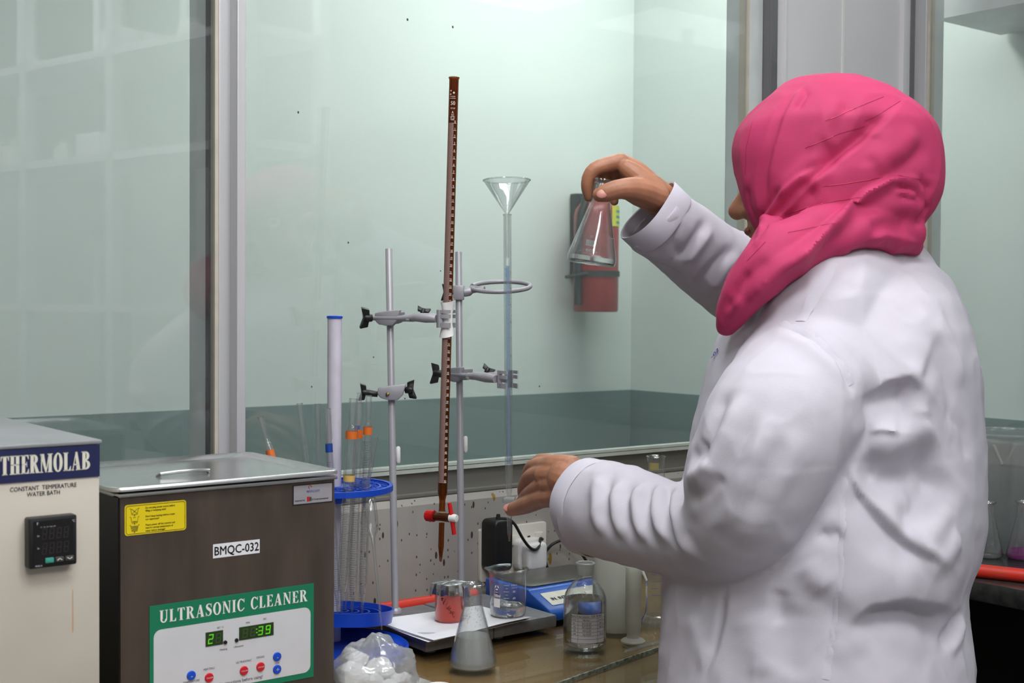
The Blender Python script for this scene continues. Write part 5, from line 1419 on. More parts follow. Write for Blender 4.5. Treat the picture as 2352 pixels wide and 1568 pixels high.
# tall plastic beaker, plastic cylinder, glass cylinder behind the bottle
p = gz(1414, 1444, BZ)
t = thing('plastic_beaker', 'tall milky plastic beaker behind the reagent bottle', 'beaker', p)
mb, top = beaker_mesh(0.0335, 0.118, 0.010, R_(-5)); mb.build('wall', M['plastic_clear'], t); MB().tube(top, 0.0014, 8, closed=True).build('rim', M['plastic_clear'], t)
mb, top = beaker_mesh(0.0318, 0.116, 0.008, R_(-5)); mb.build('inner_wall', M['plastic_clear'], t)
MB().tube([(0.030, -0.018, 0.012), (0.033, -0.020, 0.045), (0.033, -0.020, 0.098)], 0.0016, 6).build('seam_rib', M['plastic_clear'], t)
p = gz(1454, 1474, BZ)
t = thing('plastic_cylinder', 'small milky plastic measuring cylinder on a round foot', 'measuring cylinder', p)
MB().lathe([(0.0001, 0.0), (0.0165, 0.0), (0.0170, 0.002), (0.0150, 0.004), (0.0095, 0.0065), (0.0085, 0.010), (0.0105, 0.018), (0.0112, 0.030), (0.0112, 0.102), (0.0120, 0.104)], 36).build('tube', M['plastic_clear'], t)
MB().lathe([(0.0001, 0.012), (0.0090, 0.016), (0.0098, 0.030), (0.0098, 0.102)], 28).build('inner_tube', M['plastic_clear'], t)
MB().tube([(0.0112, -0.002, 0.100), (0.0175, -0.004, 0.086)], [0.0022, 0.0016], 8).build('pour_lip', M['white'], t)
p = gz(1503, 1434, BZ)
t = thing('glass_cylinder', 'tall glass measuring cylinder with blue marks beside the coat', 'measuring cylinder', p)
hc_ = 0.245
MB().lathe([(0.0001, 0.0), (0.0210, 0.0), (0.0205, 0.006), (0.0150, 0.013), (0.0135, 0.020), (0.0130, 0.024), (0.0130, hc_)], 6 * 4).build('tube', M['glass'], t)
MB().lathe([(0.0215, 0.0), (0.0215, 0.006), (0.016, 0.013), (0.0135, 0.015)], 6).build('hexagonal_foot', M['glass_thick'], t, smooth=False)
MB().tube(circle_pts(0.0134, hc_), 0.0010, 8, closed=True).build('rim', M['glass_thick'], t)
MB().lathe([(0.0133, hc_ - 0.018), (0.0133, hc_ - 0.008)], 16, None, a0=FACE - 0.9, a1=FACE + 0.2).build('yellow_print', pbr('faded_yellow_print', (186, 172, 112), 0.5), t)
mb = MB()
for i in range(18):
    z = 0.045 + 0.0100 * i; mb.lathe([(0.0132, z), (0.0132, z + 0.0006)], 4, None, a0=FACE - 0.5, a1=FACE + (0.2 if i % 2 else 0.6))
    if i % 2 == 0: wrap_text(mb, str(10 * (i // 2 + 1)), 0.007, FACE + 0.9, z, 0.0133, 0.0002, 0.9)
mb.build('graduations', M['grad_blue'], t, smooth=False)
mb = MB(); a = gz(1432, 1497, BZ + 0.003); b_ = gz(1545, 1464, BZ + 0.003); mb.tube([a, b_], 0.0028, 10)
tag(mb.build('glass_rod', M['glass_thick']), 'glass stirring rod lying on the bench near the coat', 'rod')

# polythene bag of crumpled white things, film sheet, white dish ---------------------------
bag = thing('plastic_bag', 'clear plastic bag stuffed with crumpled white pieces beside the cleaner', 'plastic bag', gz(862, 1612, BZ))
rng = random.Random(21)
def lump(c, rx, ry, rz, amp, seed, seg=30, ring=18, freq=40, floor=None):
    mb = MB(); mb.sphere((0, 0, 0), (rx, ry, rz), seg, ring)
    out = []
    for q in mb.v:
        n_ = q.normalized() if q.length else Vector((0, 0, 1))
        d = noise.noise((q + Vector((seed, seed * 1.7, 0))) * freq) + 0.5 * abs(noise.noise((q + Vector((seed, 3, seed))) * freq * 2.3))
        w_ = q + n_ * d * amp + Vector(c)
        if floor is not None: w_.z = max(w_.z, floor)
        out.append(w_)
    mb.v = out
    return mb
lump((0, 0.0, 0.034), 0.044, 0.050, 0.038, 0.011, 5.0, 60, 36, 44, 0.0008).build('film', M['poly_film'], bag, ang=25)
for k, (x, y, z, s_) in enumerate(((-0.026, -0.010, 0.030, 0.020), (0.002, 0.006, 0.034, 0.018), (0.026, 0.008, 0.022, 0.015), (-0.006, -0.024, 0.024, 0.018), (-0.026, 0.016, 0.044, 0.016), (0.020, -0.018, 0.018, 0.014))):
    lump((x, y, z), s_, s_ * 0.9, s_ * 0.8, 0.007, 3 + k * 2.0, 20, 12, 60, 0.003).build('crumpled_piece', M['tissue'], bag, ang=20)
mb = MB(); pts = [gz(905, 1568, BZ + 0.002), gz(912, 1545, BZ + 0.012), gz(952, 1527, BZ + 0.020), gz(935, 1545, BZ + 0.006), gz(1010, 1572, BZ + 0.001), gz(960, 1600, BZ + 0.001)]
mb.add(pts, [(0, 1, 3), (1, 2, 3), (0, 3, 4), (0, 4, 5)])
fm = mb.mesh('plastic_film'); o = mkobj('plastic_film', fm, M['poly_film'], None, False)
sm = o.modifiers.new('thickness', 'SOLIDIFY'); sm.thickness = 0.0003
tag(o, 'loose corner of clear plastic film on the bench by the bag', 'plastic film')
p = gz(1008, 1588, BZ)
t = thing('white_lid', 'white round plastic lid at the bottom edge below the cloudy flask', 'lid', p)
MB().lathe([(0.0001, 0.007), (0.016, 0.007), (0.0185, 0.006), (0.0192, 0.004), (0.0192, 0.0), (0.0178, 0.0), (0.0176, 0.005), (0.0001, 0.0055)], 36).build('cap', M['white'], t)
MB().tube(circle_pts(0.0150, 0.0071, 30), 0.0006, 6, closed=True).build('raised_ring', M['white'], t)

# ================================================================== FIRE EXTINGUISHER in the room beyond
EV = 2.87
c0 = on_v(1368, 716, EV); c1 = on_v(1368, 457, EV)
ex = thing('fire_extinguisher', 'red fire extinguisher hung on the mint wall behind the glass', 'fire extinguisher', W(c0.x, EV, c0.z), TH)
he = c1.z - c0.z; re = 52 / FPX * 3.8
MB().lathe([(0.0001, 0.0), (re * 0.95, 0.0), (re, 0.006), (re, he - 0.05), (re * 0.93, he - 0.03), (re * 0.72, he - 0.012), (re * 0.36, he), (re * 0.30, he + 0.02), (0.0001, he + 0.02)], 40).build('cylinder', M['ext_red'], ex)
MB().box((0, 0, he + 0.035), (0.04, 0.035, 0.035)).build('valve', M['alu'], ex, bevel=0.004)
MB().tube([(-0.01, -0.02, he + 0.05), (-0.045, -0.04, he + 0.062), (-0.10, -0.055, he + 0.052)], [0.006, 0.007, 0.006], 8).build('lever', M['label_yellow'] if False else pbr('pale_lever', (176, 190, 178), 0.5), ex)
MB().tube([(-0.01, -0.01, he + 0.036), (-0.05, -0.025, he + 0.028), (-re - 0.006, -0.012, he - 0.05), (-re - 0.012, -0.008, he * 0.55), (-re - 0.010, -0.008, 0.02)], 0.011, 10).build('hose', M['strap'], ex)
zs = on_v(1368, 629, EV).z - c0.z
MB().lathe([(re + 0.0005, zs - 0.008), (re + 0.004, zs - 0.008), (re + 0.004, zs + 0.008), (re + 0.0005, zs + 0.008)], 36).build('strap', M['strap'], ex)
MB().tube([(-re * 0.9, -0.03, zs), (-re - 0.075, -0.03, zs - 0.012)], [0.006, 0.005], 8).build('strap_tail', M['strap'], ex)
MB().span((-0.02, re - 0.004, he * 0.3), (0.02, FV - EV - 0.004, he + 0.02)).build('wall_bracket', M['strap'], ex, bevel=0.002)
zl = on_v(1410, 500, EV).z - c0.z
yl = MB(); yl.lathe([(re + 0.001, zl - 0.030), (re + 0.001, zl + 0.030)], 14, None, a0=FACE + 0.02, a1=FACE + 1.0); yo = yl.build('instruction_label', M['label_yellow'], ex)
mb = MB(); 
for k in range(3): patch(mb, FACE + 0.3, FACE + 0.8, zl + 0.010 - 0.016 * k, zl + 0.017 - 0.016 * k, re + 0.0016)
mb.build('label_print', M['teal_key'], yo, smooth=False)

# ================================================================== PERSON
def voxel(mb, size, smooth=2, name='tmp'):
    """union of overlapping closed shapes -> one continuous surface"""
    me = mb.mesh(name)
    bm = bmesh.new(); bm.from_mesh(me); bmesh.ops.recalc_face_normals(bm, faces=bm.faces); bm.to_mesh(me); bm.free()
    ob = bpy.data.objects.new(name, me); col.objects.link(ob)
    md = ob.modifiers.new('r', 'REMESH'); md.mode = 'VOXEL'; md.voxel_size = size; md.adaptivity = 0.0
    if smooth:
        s_ = ob.modifiers.new('s', 'SMOOTH'); s_.factor = 0.5; s_.iterations = smooth
    dg = bpy.context.evaluated_depsgraph_get()
    out = bpy.data.meshes.new_from_object(ob.evaluated_get(dg))
    bpy.data.objects.remove(ob); bpy.data.meshes.remove(me)
    return out

def round_tube(mb, pts, rad, seg=24, sub=5, flat=None):
    """smooth sweep with domed ends; flat gives (direction, factor) to squash the section"""
    P = [Vector(p) for p in pts]; Q = []; Rr = []
    for i in range(len(P) - 1):
        p0, p1, p2, p3 = P[max(i - 1, 0)], P[i], P[i + 1], P[min(i + 2, len(P) - 1)]
        for k in range(sub):
            f = k / sub
            Q.append(0.5 * ((2 * p1) + (p2 - p0) * f + (2 * p0 - 5 * p1 + 4 * p2 - p3) * f * f + (3 * p1 - p0 - 3 * p2 + p3) * f ** 3))
            Rr.append(rad[i] * (1 - f) + rad[i + 1] * f)
    Q.append(P[-1]); Rr.append(rad[-1])
    d0 = (Q[0] - Q[1]).normalized(); d1 = (Q[-1] - Q[-2]).normalized()
    pre, post = [], []
    for a in (80, 60, 40, 20): pre.append((Q[0] + d0 * Rr[0] * math.sin(R_(a)), Rr[0] * math.cos(R_(a))))
    for a in (20, 40, 60, 80): post.append((Q[-1] + d1 * Rr[-1] * math.sin(R_(a)), Rr[-1] * math.cos(R_(a))))
    pts2 = [p for p, _ in pre] + Q + [p for p, _ in post]; rr = [r for _, r in pre] + Rr + [r for _, r in post]
    n0 = len(mb.v)
    mb.tube(pts2, rr, seg)
    return mb

def mesh_np(me):
    n = len(me.vertices); co = np.empty(n * 3); me.vertices.foreach_get('co', co)
    no = np.empty(n * 3); me.vertices.foreach_get('normal', no)
    return co.reshape(-1, 3), no.reshape(-1, 3)
def set_np(me, co):
    me.vertices.foreach_set('co', co.reshape(-1)); me.update()

def bvh_of(me):
    return BVHTree.FromPolygons([v.co for v in me.vertices], [tuple(p.vertices) for p in me.polygons])
def drape_line(tree, pix, step=7.0):
    """a line drawn over the cloth, found on its surface"""
    out = []
    for (x0, y0), (x1, y1) in zip(pix, pix[1:]):
        m_ = max(1, int(math.hypot(x1 - x0, y1 - y0) / step))
        for k in range(m_):
            f = k / m_; d = ray(x0 + (x1 - x0) * f, y0 + (y1 - y0) * f).normalized()
            h = tree.ray_cast(CAM, d)
            if h[0] is not None: out.append((h[0], h[1]))
    d = ray(*pix[-1]).normalized(); h = tree.ray_cast(CAM, d)
    if h[0] is not None: out.append((h[0], h[1]))
    return out
def folds(me, lst):
    """press ridges (amp > 0) and valleys (amp < 0) into a surface along drawn lines"""
    tree = bvh_of(me); co, no = mesh_np(me); disp = np.zeros(len(co))
    for it in lst:
        pix, width, amp = it[:3]; decay = it[3] if len(it) > 3 else None
        L = drape_line(tree, pix)
        if len(L) < 2: continue
        P = np.array([tuple(p) for p, _ in L]); N = np.array([tuple(n) for _, n in L])
        ext = max(width * 3, (decay or 0) * 3); lo, hi = P.min(0) - ext, P.max(0) + ext
        sel = np.where(((co > lo) & (co < hi)).all(1))[0]
        if not len(sel): continue
        A, B = P[:-1], P[1:]; AB = B - A; l2 = (AB ** 2).sum(1) + 1e-12
        best = np.full(len(sel), 1e9); tt = np.zeros(len(sel)); nn = np.zeros((len(sel), 3)); sg = np.zeros(len(sel)); ends = np.zeros(len(sel))
        for i in range(len(A)):
            w_ = co[sel] - A[i]; t = np.clip((w_ @ AB[i]) / l2[i], 0, 1)
            d = np.linalg.norm(w_ - t[:, None] * AB[i], axis=1)
            u_ = d < best; best[u_] = d[u_]; tt[u_] = (i + t[u_]) / len(A); nn[u_] = N[i]; sd = np.cross(AB[i], N[i]); sg[u_] = np.sign(w_[u_] @ sd)
        taper = np.clip(np.minimum(tt, 1 - tt) / 0.22, 0, 1); taper = taper * taper * (3 - 2 * taper)
        taper = 0.12 + 0.88 * taper
        ok = (no[sel] * nn).sum(1) > 0.05
        prof = np.exp(-(best / width) ** 2)
        if decay: prof = np.where(sg > 0, np.exp(-best / decay), prof)
        disp[sel] += np.where(ok, amp * prof * taper, 0)
    set_np(me, co + no * disp[:, None])
def crumple(me, amp, freq, seed=0.0):
    co, no = mesh_np(me); d = np.array([noise.noise(Vector(c) * freq + Vector((seed, seed, seed))) for c in co])
    set_np(me, co + no * (d * amp)[:, None])

def crease(me, amp, freq, seed=0.0):
    """a random net of soft thin ridges, as in slept-in cotton"""
    co, no = mesh_np(me)
    d = np.array([(1 - min(1.0, abs(noise.noise(Vector((c[0], c[1], c[2] * 0.55)) * freq + Vector((seed, 0, seed)))) * 2.2)) for c in co]) ** 4
    set_np(me, co + no * (d * amp)[:, None])

FB = Vector((-0.85, 0.527, 0)).normalized()      # where the body faces
LB = Vector((-FB.y, FB.x, 0))                    # her left


# ---- body: head with face, neck, trunk, arms, hands, legs
HD = at(1902, 392, 1.575)
FH = Vector((-0.86, 0.50, -0.04)).normalized(); LH = Vector((-FH.y, FH.x, 0)).normalized(); UH = LH.cross(FH) * -1.0
if UH.z < 0: UH = -UH
def hp(f, l, u): return HD + FH * f + LH * l + UH * u
big = MB()
HR = Matrix((FH, LH, UH)).transposed()
big.sphere(HD + UH * 0.018, (0.092, 0.074, 0.098), 32, 22, rot=HR)                 # skull
big.sphere(hp(0.040, 0, -0.035), (0.058, 0.058, 0.070), 24, 16, rot=HR)            # face mass
big.sphere(hp(0.058, 0, -0.086), (0.028, 0.034, 0.024), 16, 12, rot=HR)            # chin
round_tube(big, [hp(0.088, 0, 0.006), hp(0.104, 0, -0.022), hp(0.116, 0, -0.040)], [0.009, 0.011, 0.0125], 14)   # nose
for s_ in (-1, 1): big.sphere(hp(0.102, 0.011 * s_, -0.044), 0.0085, 12, 8)        # nostril wings
big.sphere(hp(0.090, 0, -0.062), (0.014, 0.022, 0.0075), 14, 10, rot=HR)           # lips
big.sphere(hp(0.088, 0, -0.072), (0.014, 0.019, 0.0075), 14, 10, rot=HR)
round_tube(big, [hp(0.082, 0.036, 0.014), hp(0.094, 0.0, 0.018), hp(0.082, -0.036, 0.014)], [0.009, 0.010, 0.009], 12)  # brow
for s_ in (-1, 1):
    big.sphere(hp(0.070, 0.040 * s_, -0.030), (0.022, 0.020, 0.022), 14, 10, rot=HR)   # cheeks
    big.sphere(hp(-0.005, 0.076 * s_, -0.012), (0.018, 0.008, 0.030), 14, 10, rot=HR)  # ears
NK = at(1950, 640, 1.585)
round_tube(big, [HD + FH * -0.02 - UH * 0.05, NK + Vector((0, 0, 0.02)), NK - Vector((0, 0, 0.06))], [0.052, 0.048, 0.05], 20)
TC = at(1890, 1000, 1.555)
for dz, wl, tf in ((0.02, 0.12, 0.075), (-0.04, 0.130, 0.09), (-0.10, 0.135, 0.10), (-0.22, 0.140, 0.105), (-0.32, 0.150, 0.108)):
    big.sphere(TC + Vector((0, 0, dz)), (tf, wl, 0.12), 24, 16, rot=Matrix((FB, LB, Vector((0, 0, 1)))).transposed())
LS = at(1850, 870, 1.46); LE = at(1690, 1212, 1.45); LWr = at(1372, 1136, 1.638)
RS = at(2035, 700, 1.715); RE = at(1712, 648, 1.915); RWr = at(1560, 500, 1.806)
round_tube(big, [NK - Vector((0, 0, 0.08)), LS], [0.045, 0.045], 18); round_tube(big, [NK - Vector((0, 0, 0.08)), RS], [0.045, 0.045], 18)
round_tube(big, [LS, LS.lerp(LE, 0.5), LE], [0.046, 0.042, 0.034], 18); round_tube(big, [LE, LE.lerp(LWr, 0.35), LWr], [0.034, 0.033, 0.026], 18)
round_tube(big, [RS, RS.lerp(RE, 0.5), RE], [0.046, 0.036, 0.030], 18); round_tube(big, [RE, RE.lerp(RWr, 0.35), RWr], [0.030, 0.030, 0.0245], 18)
hipc = W(uvz(TC).x + 0.005, 0.965, 0.84)
for s_ in (-1, 1):
    hj_ = hipc + LB * 0.085 * s_
    round_tube(big, [hj_ + Vector((0, 0, 0.04)), hj_ + Vector((0, 0, -0.38)) + FB * 0.01, Vector((hj_.x, hj_.y, 0.085)) - FB * 0.01], [0.085, 0.058, 0.040], 18)
body_me = voxel(big, 0.0045, 2, 'body')

def hand_mesh(chains, blobs, vox=0.0016, sm=4):
    mb = MB()
    for pts, rad in chains: round_tube(mb, [at(*p) for p in pts], rad, 14, 4)
    for p, r_ in blobs: mb.sphere(at(*p), r_, 16, 12)
    return voxel(mb, vox, sm, 'hand')
# right hand, pinching the flask's neck from above
rh_ch = [
    ([(1610, 552, 1.832), (1565, 505, 1.806), (1530, 470, 1.788), (1490, 437, 1.775)], [0.0255, 0.0252, 0.0242, 0.0235]),
    # palm: four metacarpals
    ([(1505, 448, 1.765), (1470, 412, 1.762), (1440, 388, 1.765)], [0.020, 0.0165, 0.0125]),
    ([(1505, 445, 1.780), (1465, 400, 1.780), (1424, 372, 1.785)], [0.020, 0.0165, 0.0125]),
    ([(1508, 450, 1.795), (1468, 405, 1.800), (1428, 380, 1.805)], [0.018, 0.0150, 0.0115]),
    ([(1512, 460, 1.805), (1475, 420, 1.815), (1440, 396, 1.82)], [0.016, 0.0130, 0.0105]),
    # index: leftmost, tip against the neck
    ([(1424, 371, 1.772), (1366, 389, 1.766), (1349, 422, 1.768), (1352, 452, 1.772)], [0.0118, 0.0102, 0.0090, 0.0068]),
    # middle: folded behind the neck
    ([(1430, 378, 1.790), (1391, 391, 1.783), (1388, 414, 1.790), (1402, 428, 1.796)], [0.0112, 0.0098, 0.0086, 0.0074]),
    # ring: folded further in
    ([(1438, 388, 1.805), (1414, 398, 1.796), (1408, 420, 1.802), (1418, 432, 1.806)], [0.0105, 0.0095, 0.0084, 0.0072]),
    # little finger
    ([(1440, 398, 1.82), (1416, 418, 1.825), (1408, 444, 1.815), (1411, 462, 1.808)], [0.0095, 0.0085, 0.0075, 0.0062]),
    # thumb, in front
    ([(1508, 452, 1.762), (1465, 436, 1.742), (1425, 434, 1.729), (1392, 443, 1.728), (1378, 447, 1.731)], [0.0185, 0.0175, 0.0135, 0.0125, 0.0100]),
    ([(1500, 460, 1.772), (1462, 446, 1.756), (1440, 442, 1.748)], [0.017, 0.0150, 0.010]),
]
rh = hand_mesh(rh_ch, [], 0.0015, 2)
# left hand, fingers reaching for the stopcock
lh_ch = [
    ([(1440, 1160, 1.60), (1385, 1135, 1.640), (1335, 1110, 1.665), (1300, 1098, 1.672)], [0.029, 0.0275, 0.0265, 0.0245]),
    ([(1310, 1080, 1.675), (1275, 1072, 1.695), (1255, 1070, 1.712)], [0.020, 0.0170, 0.0130]),
    ([(1310, 1095, 1.670), (1275, 1090, 1.688), (1250, 1090, 1.700)], [0.020, 0.0175, 0.0135]),
    ([(1310, 1115, 1.668), (1280, 1112, 1.682), (1258, 1112, 1.692)], [0.020, 0.0170, 0.0125]),
    # index finger, pointing on to the tap
    ([(1256, 1108, 1.692), (1226, 1124, 1.725), (1207, 1139, 1.760), (1197, 1150, 1.785)], [0.0112, 0.0096, 0.0082, 0.0068]),
    # middle, ring, little: hanging further back
    ([(1248, 1086, 1.704), (1217, 1094, 1.738), (1203, 1117, 1.768), (1200, 1134, 1.790)], [0.0112, 0.0096, 0.0084, 0.0068]),
    ([(1250, 1066, 1.716), (1222, 1071, 1.752), (1210, 1095, 1.782), (1209, 1114, 1.798)], [0.0106, 0.0092, 0.0078, 0.0064]),
    ([(1262, 1058, 1.714), (1238, 1056, 1.756), (1226, 1076, 1.785), (1225, 1094, 1.798)], [0.0096, 0.0080, 0.0070, 0.0058]),
    # thumb, nearest, tip by the burette
    ([(1312, 1128, 1.664), (1282, 1138, 1.680), (1248, 1143, 1.705), (1208, 1160, 1.745), (1174, 1170, 1.782)], [0.0180, 0.0160, 0.0132, 0.0118, 0.0092]),
]
lh = hand_mesh(lh_ch, [], 0.0015, 2)
bm = bmesh.new()
for m_ in (body_me, rh, lh): bm.from_mesh(m_)
me = bpy.data.meshes.new('person'); bm.to_mesh(me); bm.free()
person = mkobj('person', me, M['skin'], None, True, 80)
tag(person, 'person in a pink headscarf and white lab coat holding up a flask', 'person')
# nails, eyes
def nail(x, y, D, dirx, diry, lx, ly, toward):
    c = at(x, y, D); a = (at(x + dirx, y + diry, D) - c).normalized(); n_ = toward.normalized(); b_ = n_.cross(a).normalized(); n_ = a.cross(b_)
    mb = MB(); mb.sphere(c, (lx, ly, 0.0022), 16, 10, rot=Matrix((a, b_, n_)).transposed()); return mb.build('finger_nail', M['nail'], person)
nail(1383, 445, 1.7180, -10, 3, 0.0078, 0.0062, Vector((0.05, -1, 0.25)))
nail(1167, 1165, 1.7750, -10, 4, 0.0074, 0.0055, Vector((-0.2, -1, 0.55)))
for s_ in (-1, 1):
    MB().sphere(hp(0.080, 0.031 * s_, 0.0), 0.0125, 16, 12).build('eyeball', M['eye'], person)
    MB().sphere(hp(0.0885, 0.032 * s_, 0.0), 0.0055, 12, 8).build('iris', M['iris'], person)
MB().sphere(hp(0.0975, 0, -0.0670), (0.0085, 0.019, 0.0065), 14, 10, rot=HR).build('lips', M['lips'], person)

# ---- white lab coat
SL = [ # y, left x, right x, depth of centre
    (585, 1890, 2095, 1.590), (610, 1850, 2135, 1.585), (645, 1800, 2165, 1.575), (690, 1735, 2190, 1.565), (760, 1668, 2213, 1.558), (850, 1635, 2228, 1.553),
    (950, 1612, 2235, 1.550), (1060, 1592, 2243, 1.545), (1180, 1566, 2242, 1.540), (1265, 1549, 2231, 1.535), (1335, 1539, 2205, 1.530), (1400, 1534, 2206, 1.525),
    (1480, 1529, 2219, 1.515), (1568, 1526, 2221, 1.50), (1750, 1518, 2222, 1.470), (2000, 1510, 2226, 1.445), (2200, 1505, 2230, 1.44)]
def densify(rows, sub=5):
    out = []
    for i in range(len(rows) - 1):
        a, b_, c, d = [np.array(rows[max(0, min(len(rows) - 1, i + k))], float) for k in (-1, 0, 1, 2)]
        for k in range(sub):
            f = k / sub
            q = 0.5 * (2 * b_ + (c - a) * f + (2 * a - 5 * b_ + 4 * c - d) * f * f + (3 * b_ - a - 3 * c + d) * f ** 3)
            q[0] = b_[0] + (c[0] - b_[0]) * f; out.append(tuple(q))
    out.append(tuple(rows[-1])); return out
SL = densify(SL)
def trunk():
    mb = MB(); n = 64; rows = []
    for y, xl, xr, D in SL:
        k = 0.92
        wl = 0.2
        for _ in range(6):
            tf = k * wl; Mxx = (tf * FB.x) ** 2 + (wl * LB.x) ** 2; A = math.sqrt(Mxx); dy = (tf * tf * FB.x * FB.y + wl * wl * LB.x * LB.y) / A
            pr = at(xr, y, D + dy); pl_ = at(xl, y, D - dy)
            wl *= ((pr.x - pl_.x) / 2) / A
        tf = k * wl; c = at((xl + xr) / 2, y, D); cx = (pr.x + pl_.x) / 2; cz = c.z
        row = []
        for i in range(n):
            a = 2 * math.pi * i / n; ca, sa = math.cos(a), math.sin(a)
            e = 2.25; q = (abs(ca) ** e + abs(sa) ** e) ** (-1 / e)
            p = Vector((cx, D, cz)) + FB * (tf * ca * q) + LB * (wl * sa * q)
            row.append(p)
        rows.append(row)
    for r_ in rows: mb.v += r_
    for j in range(len(rows) - 1):
        for i in range(n): mb.f.append((j * n + i, (j + 1) * n + i, (j + 1) * n + (i + 1) % n, j * n + (i + 1) % n))
    mb.f.append(tuple(range(n))); mb.f.append(tuple((len(rows) - 1) * n + i for i in reversed(range(n))))
    return mb
cm = trunk()
LARM = [(1868, 845, 1.462), (1835, 912, 1.425), (1782, 990, 1.395), (1728, 1095, 1.390), (1694, 1190, 1.405), (1645, 1230, 1.440), (1560, 1218, 1.510), (1470, 1192, 1.570), (1400, 1172, 1.618), (1352, 1158, 1.648)]
LRAD = [0.078, 0.082, 0.079, 0.073, 0.062, 0.052, 0.053, 0.057, 0.060, 0.060]
round_tube(cm, [at(*p) for p in LARM], LRAD, 32, 5)
round_tube(cm, [at(2040, 655, 1.60), at(1960, 672, 1.535), at(1895, 730, 1.485), at(1868, 820, 1.465)], [0.060, 0.066, 0.070, 0.074], 28, 5)
round_tube(cm, [at(1960, 655, 1.60), at(1900, 690, 1.56), at(1800, 770, 1.53)], [0.060, 0.066, 0.066], 28, 5)
RARM = [(2000, 690, 1.72), (1860, 690, 1.86), (1735, 655, 1.925), (1665, 622, 1.895), (1600, 575, 1.850), (1545, 532, 1.815), (1512, 508, 1.797)]
RRAD = [0.085, 0.075, 0.066, 0.060, 0.055, 0.052, 0.051]
round_tube(cm, [at(*p) for p in RARM], RRAD, 32, 5)
coat_me = voxel(cm, 0.0032, 16, 'lab_coat')
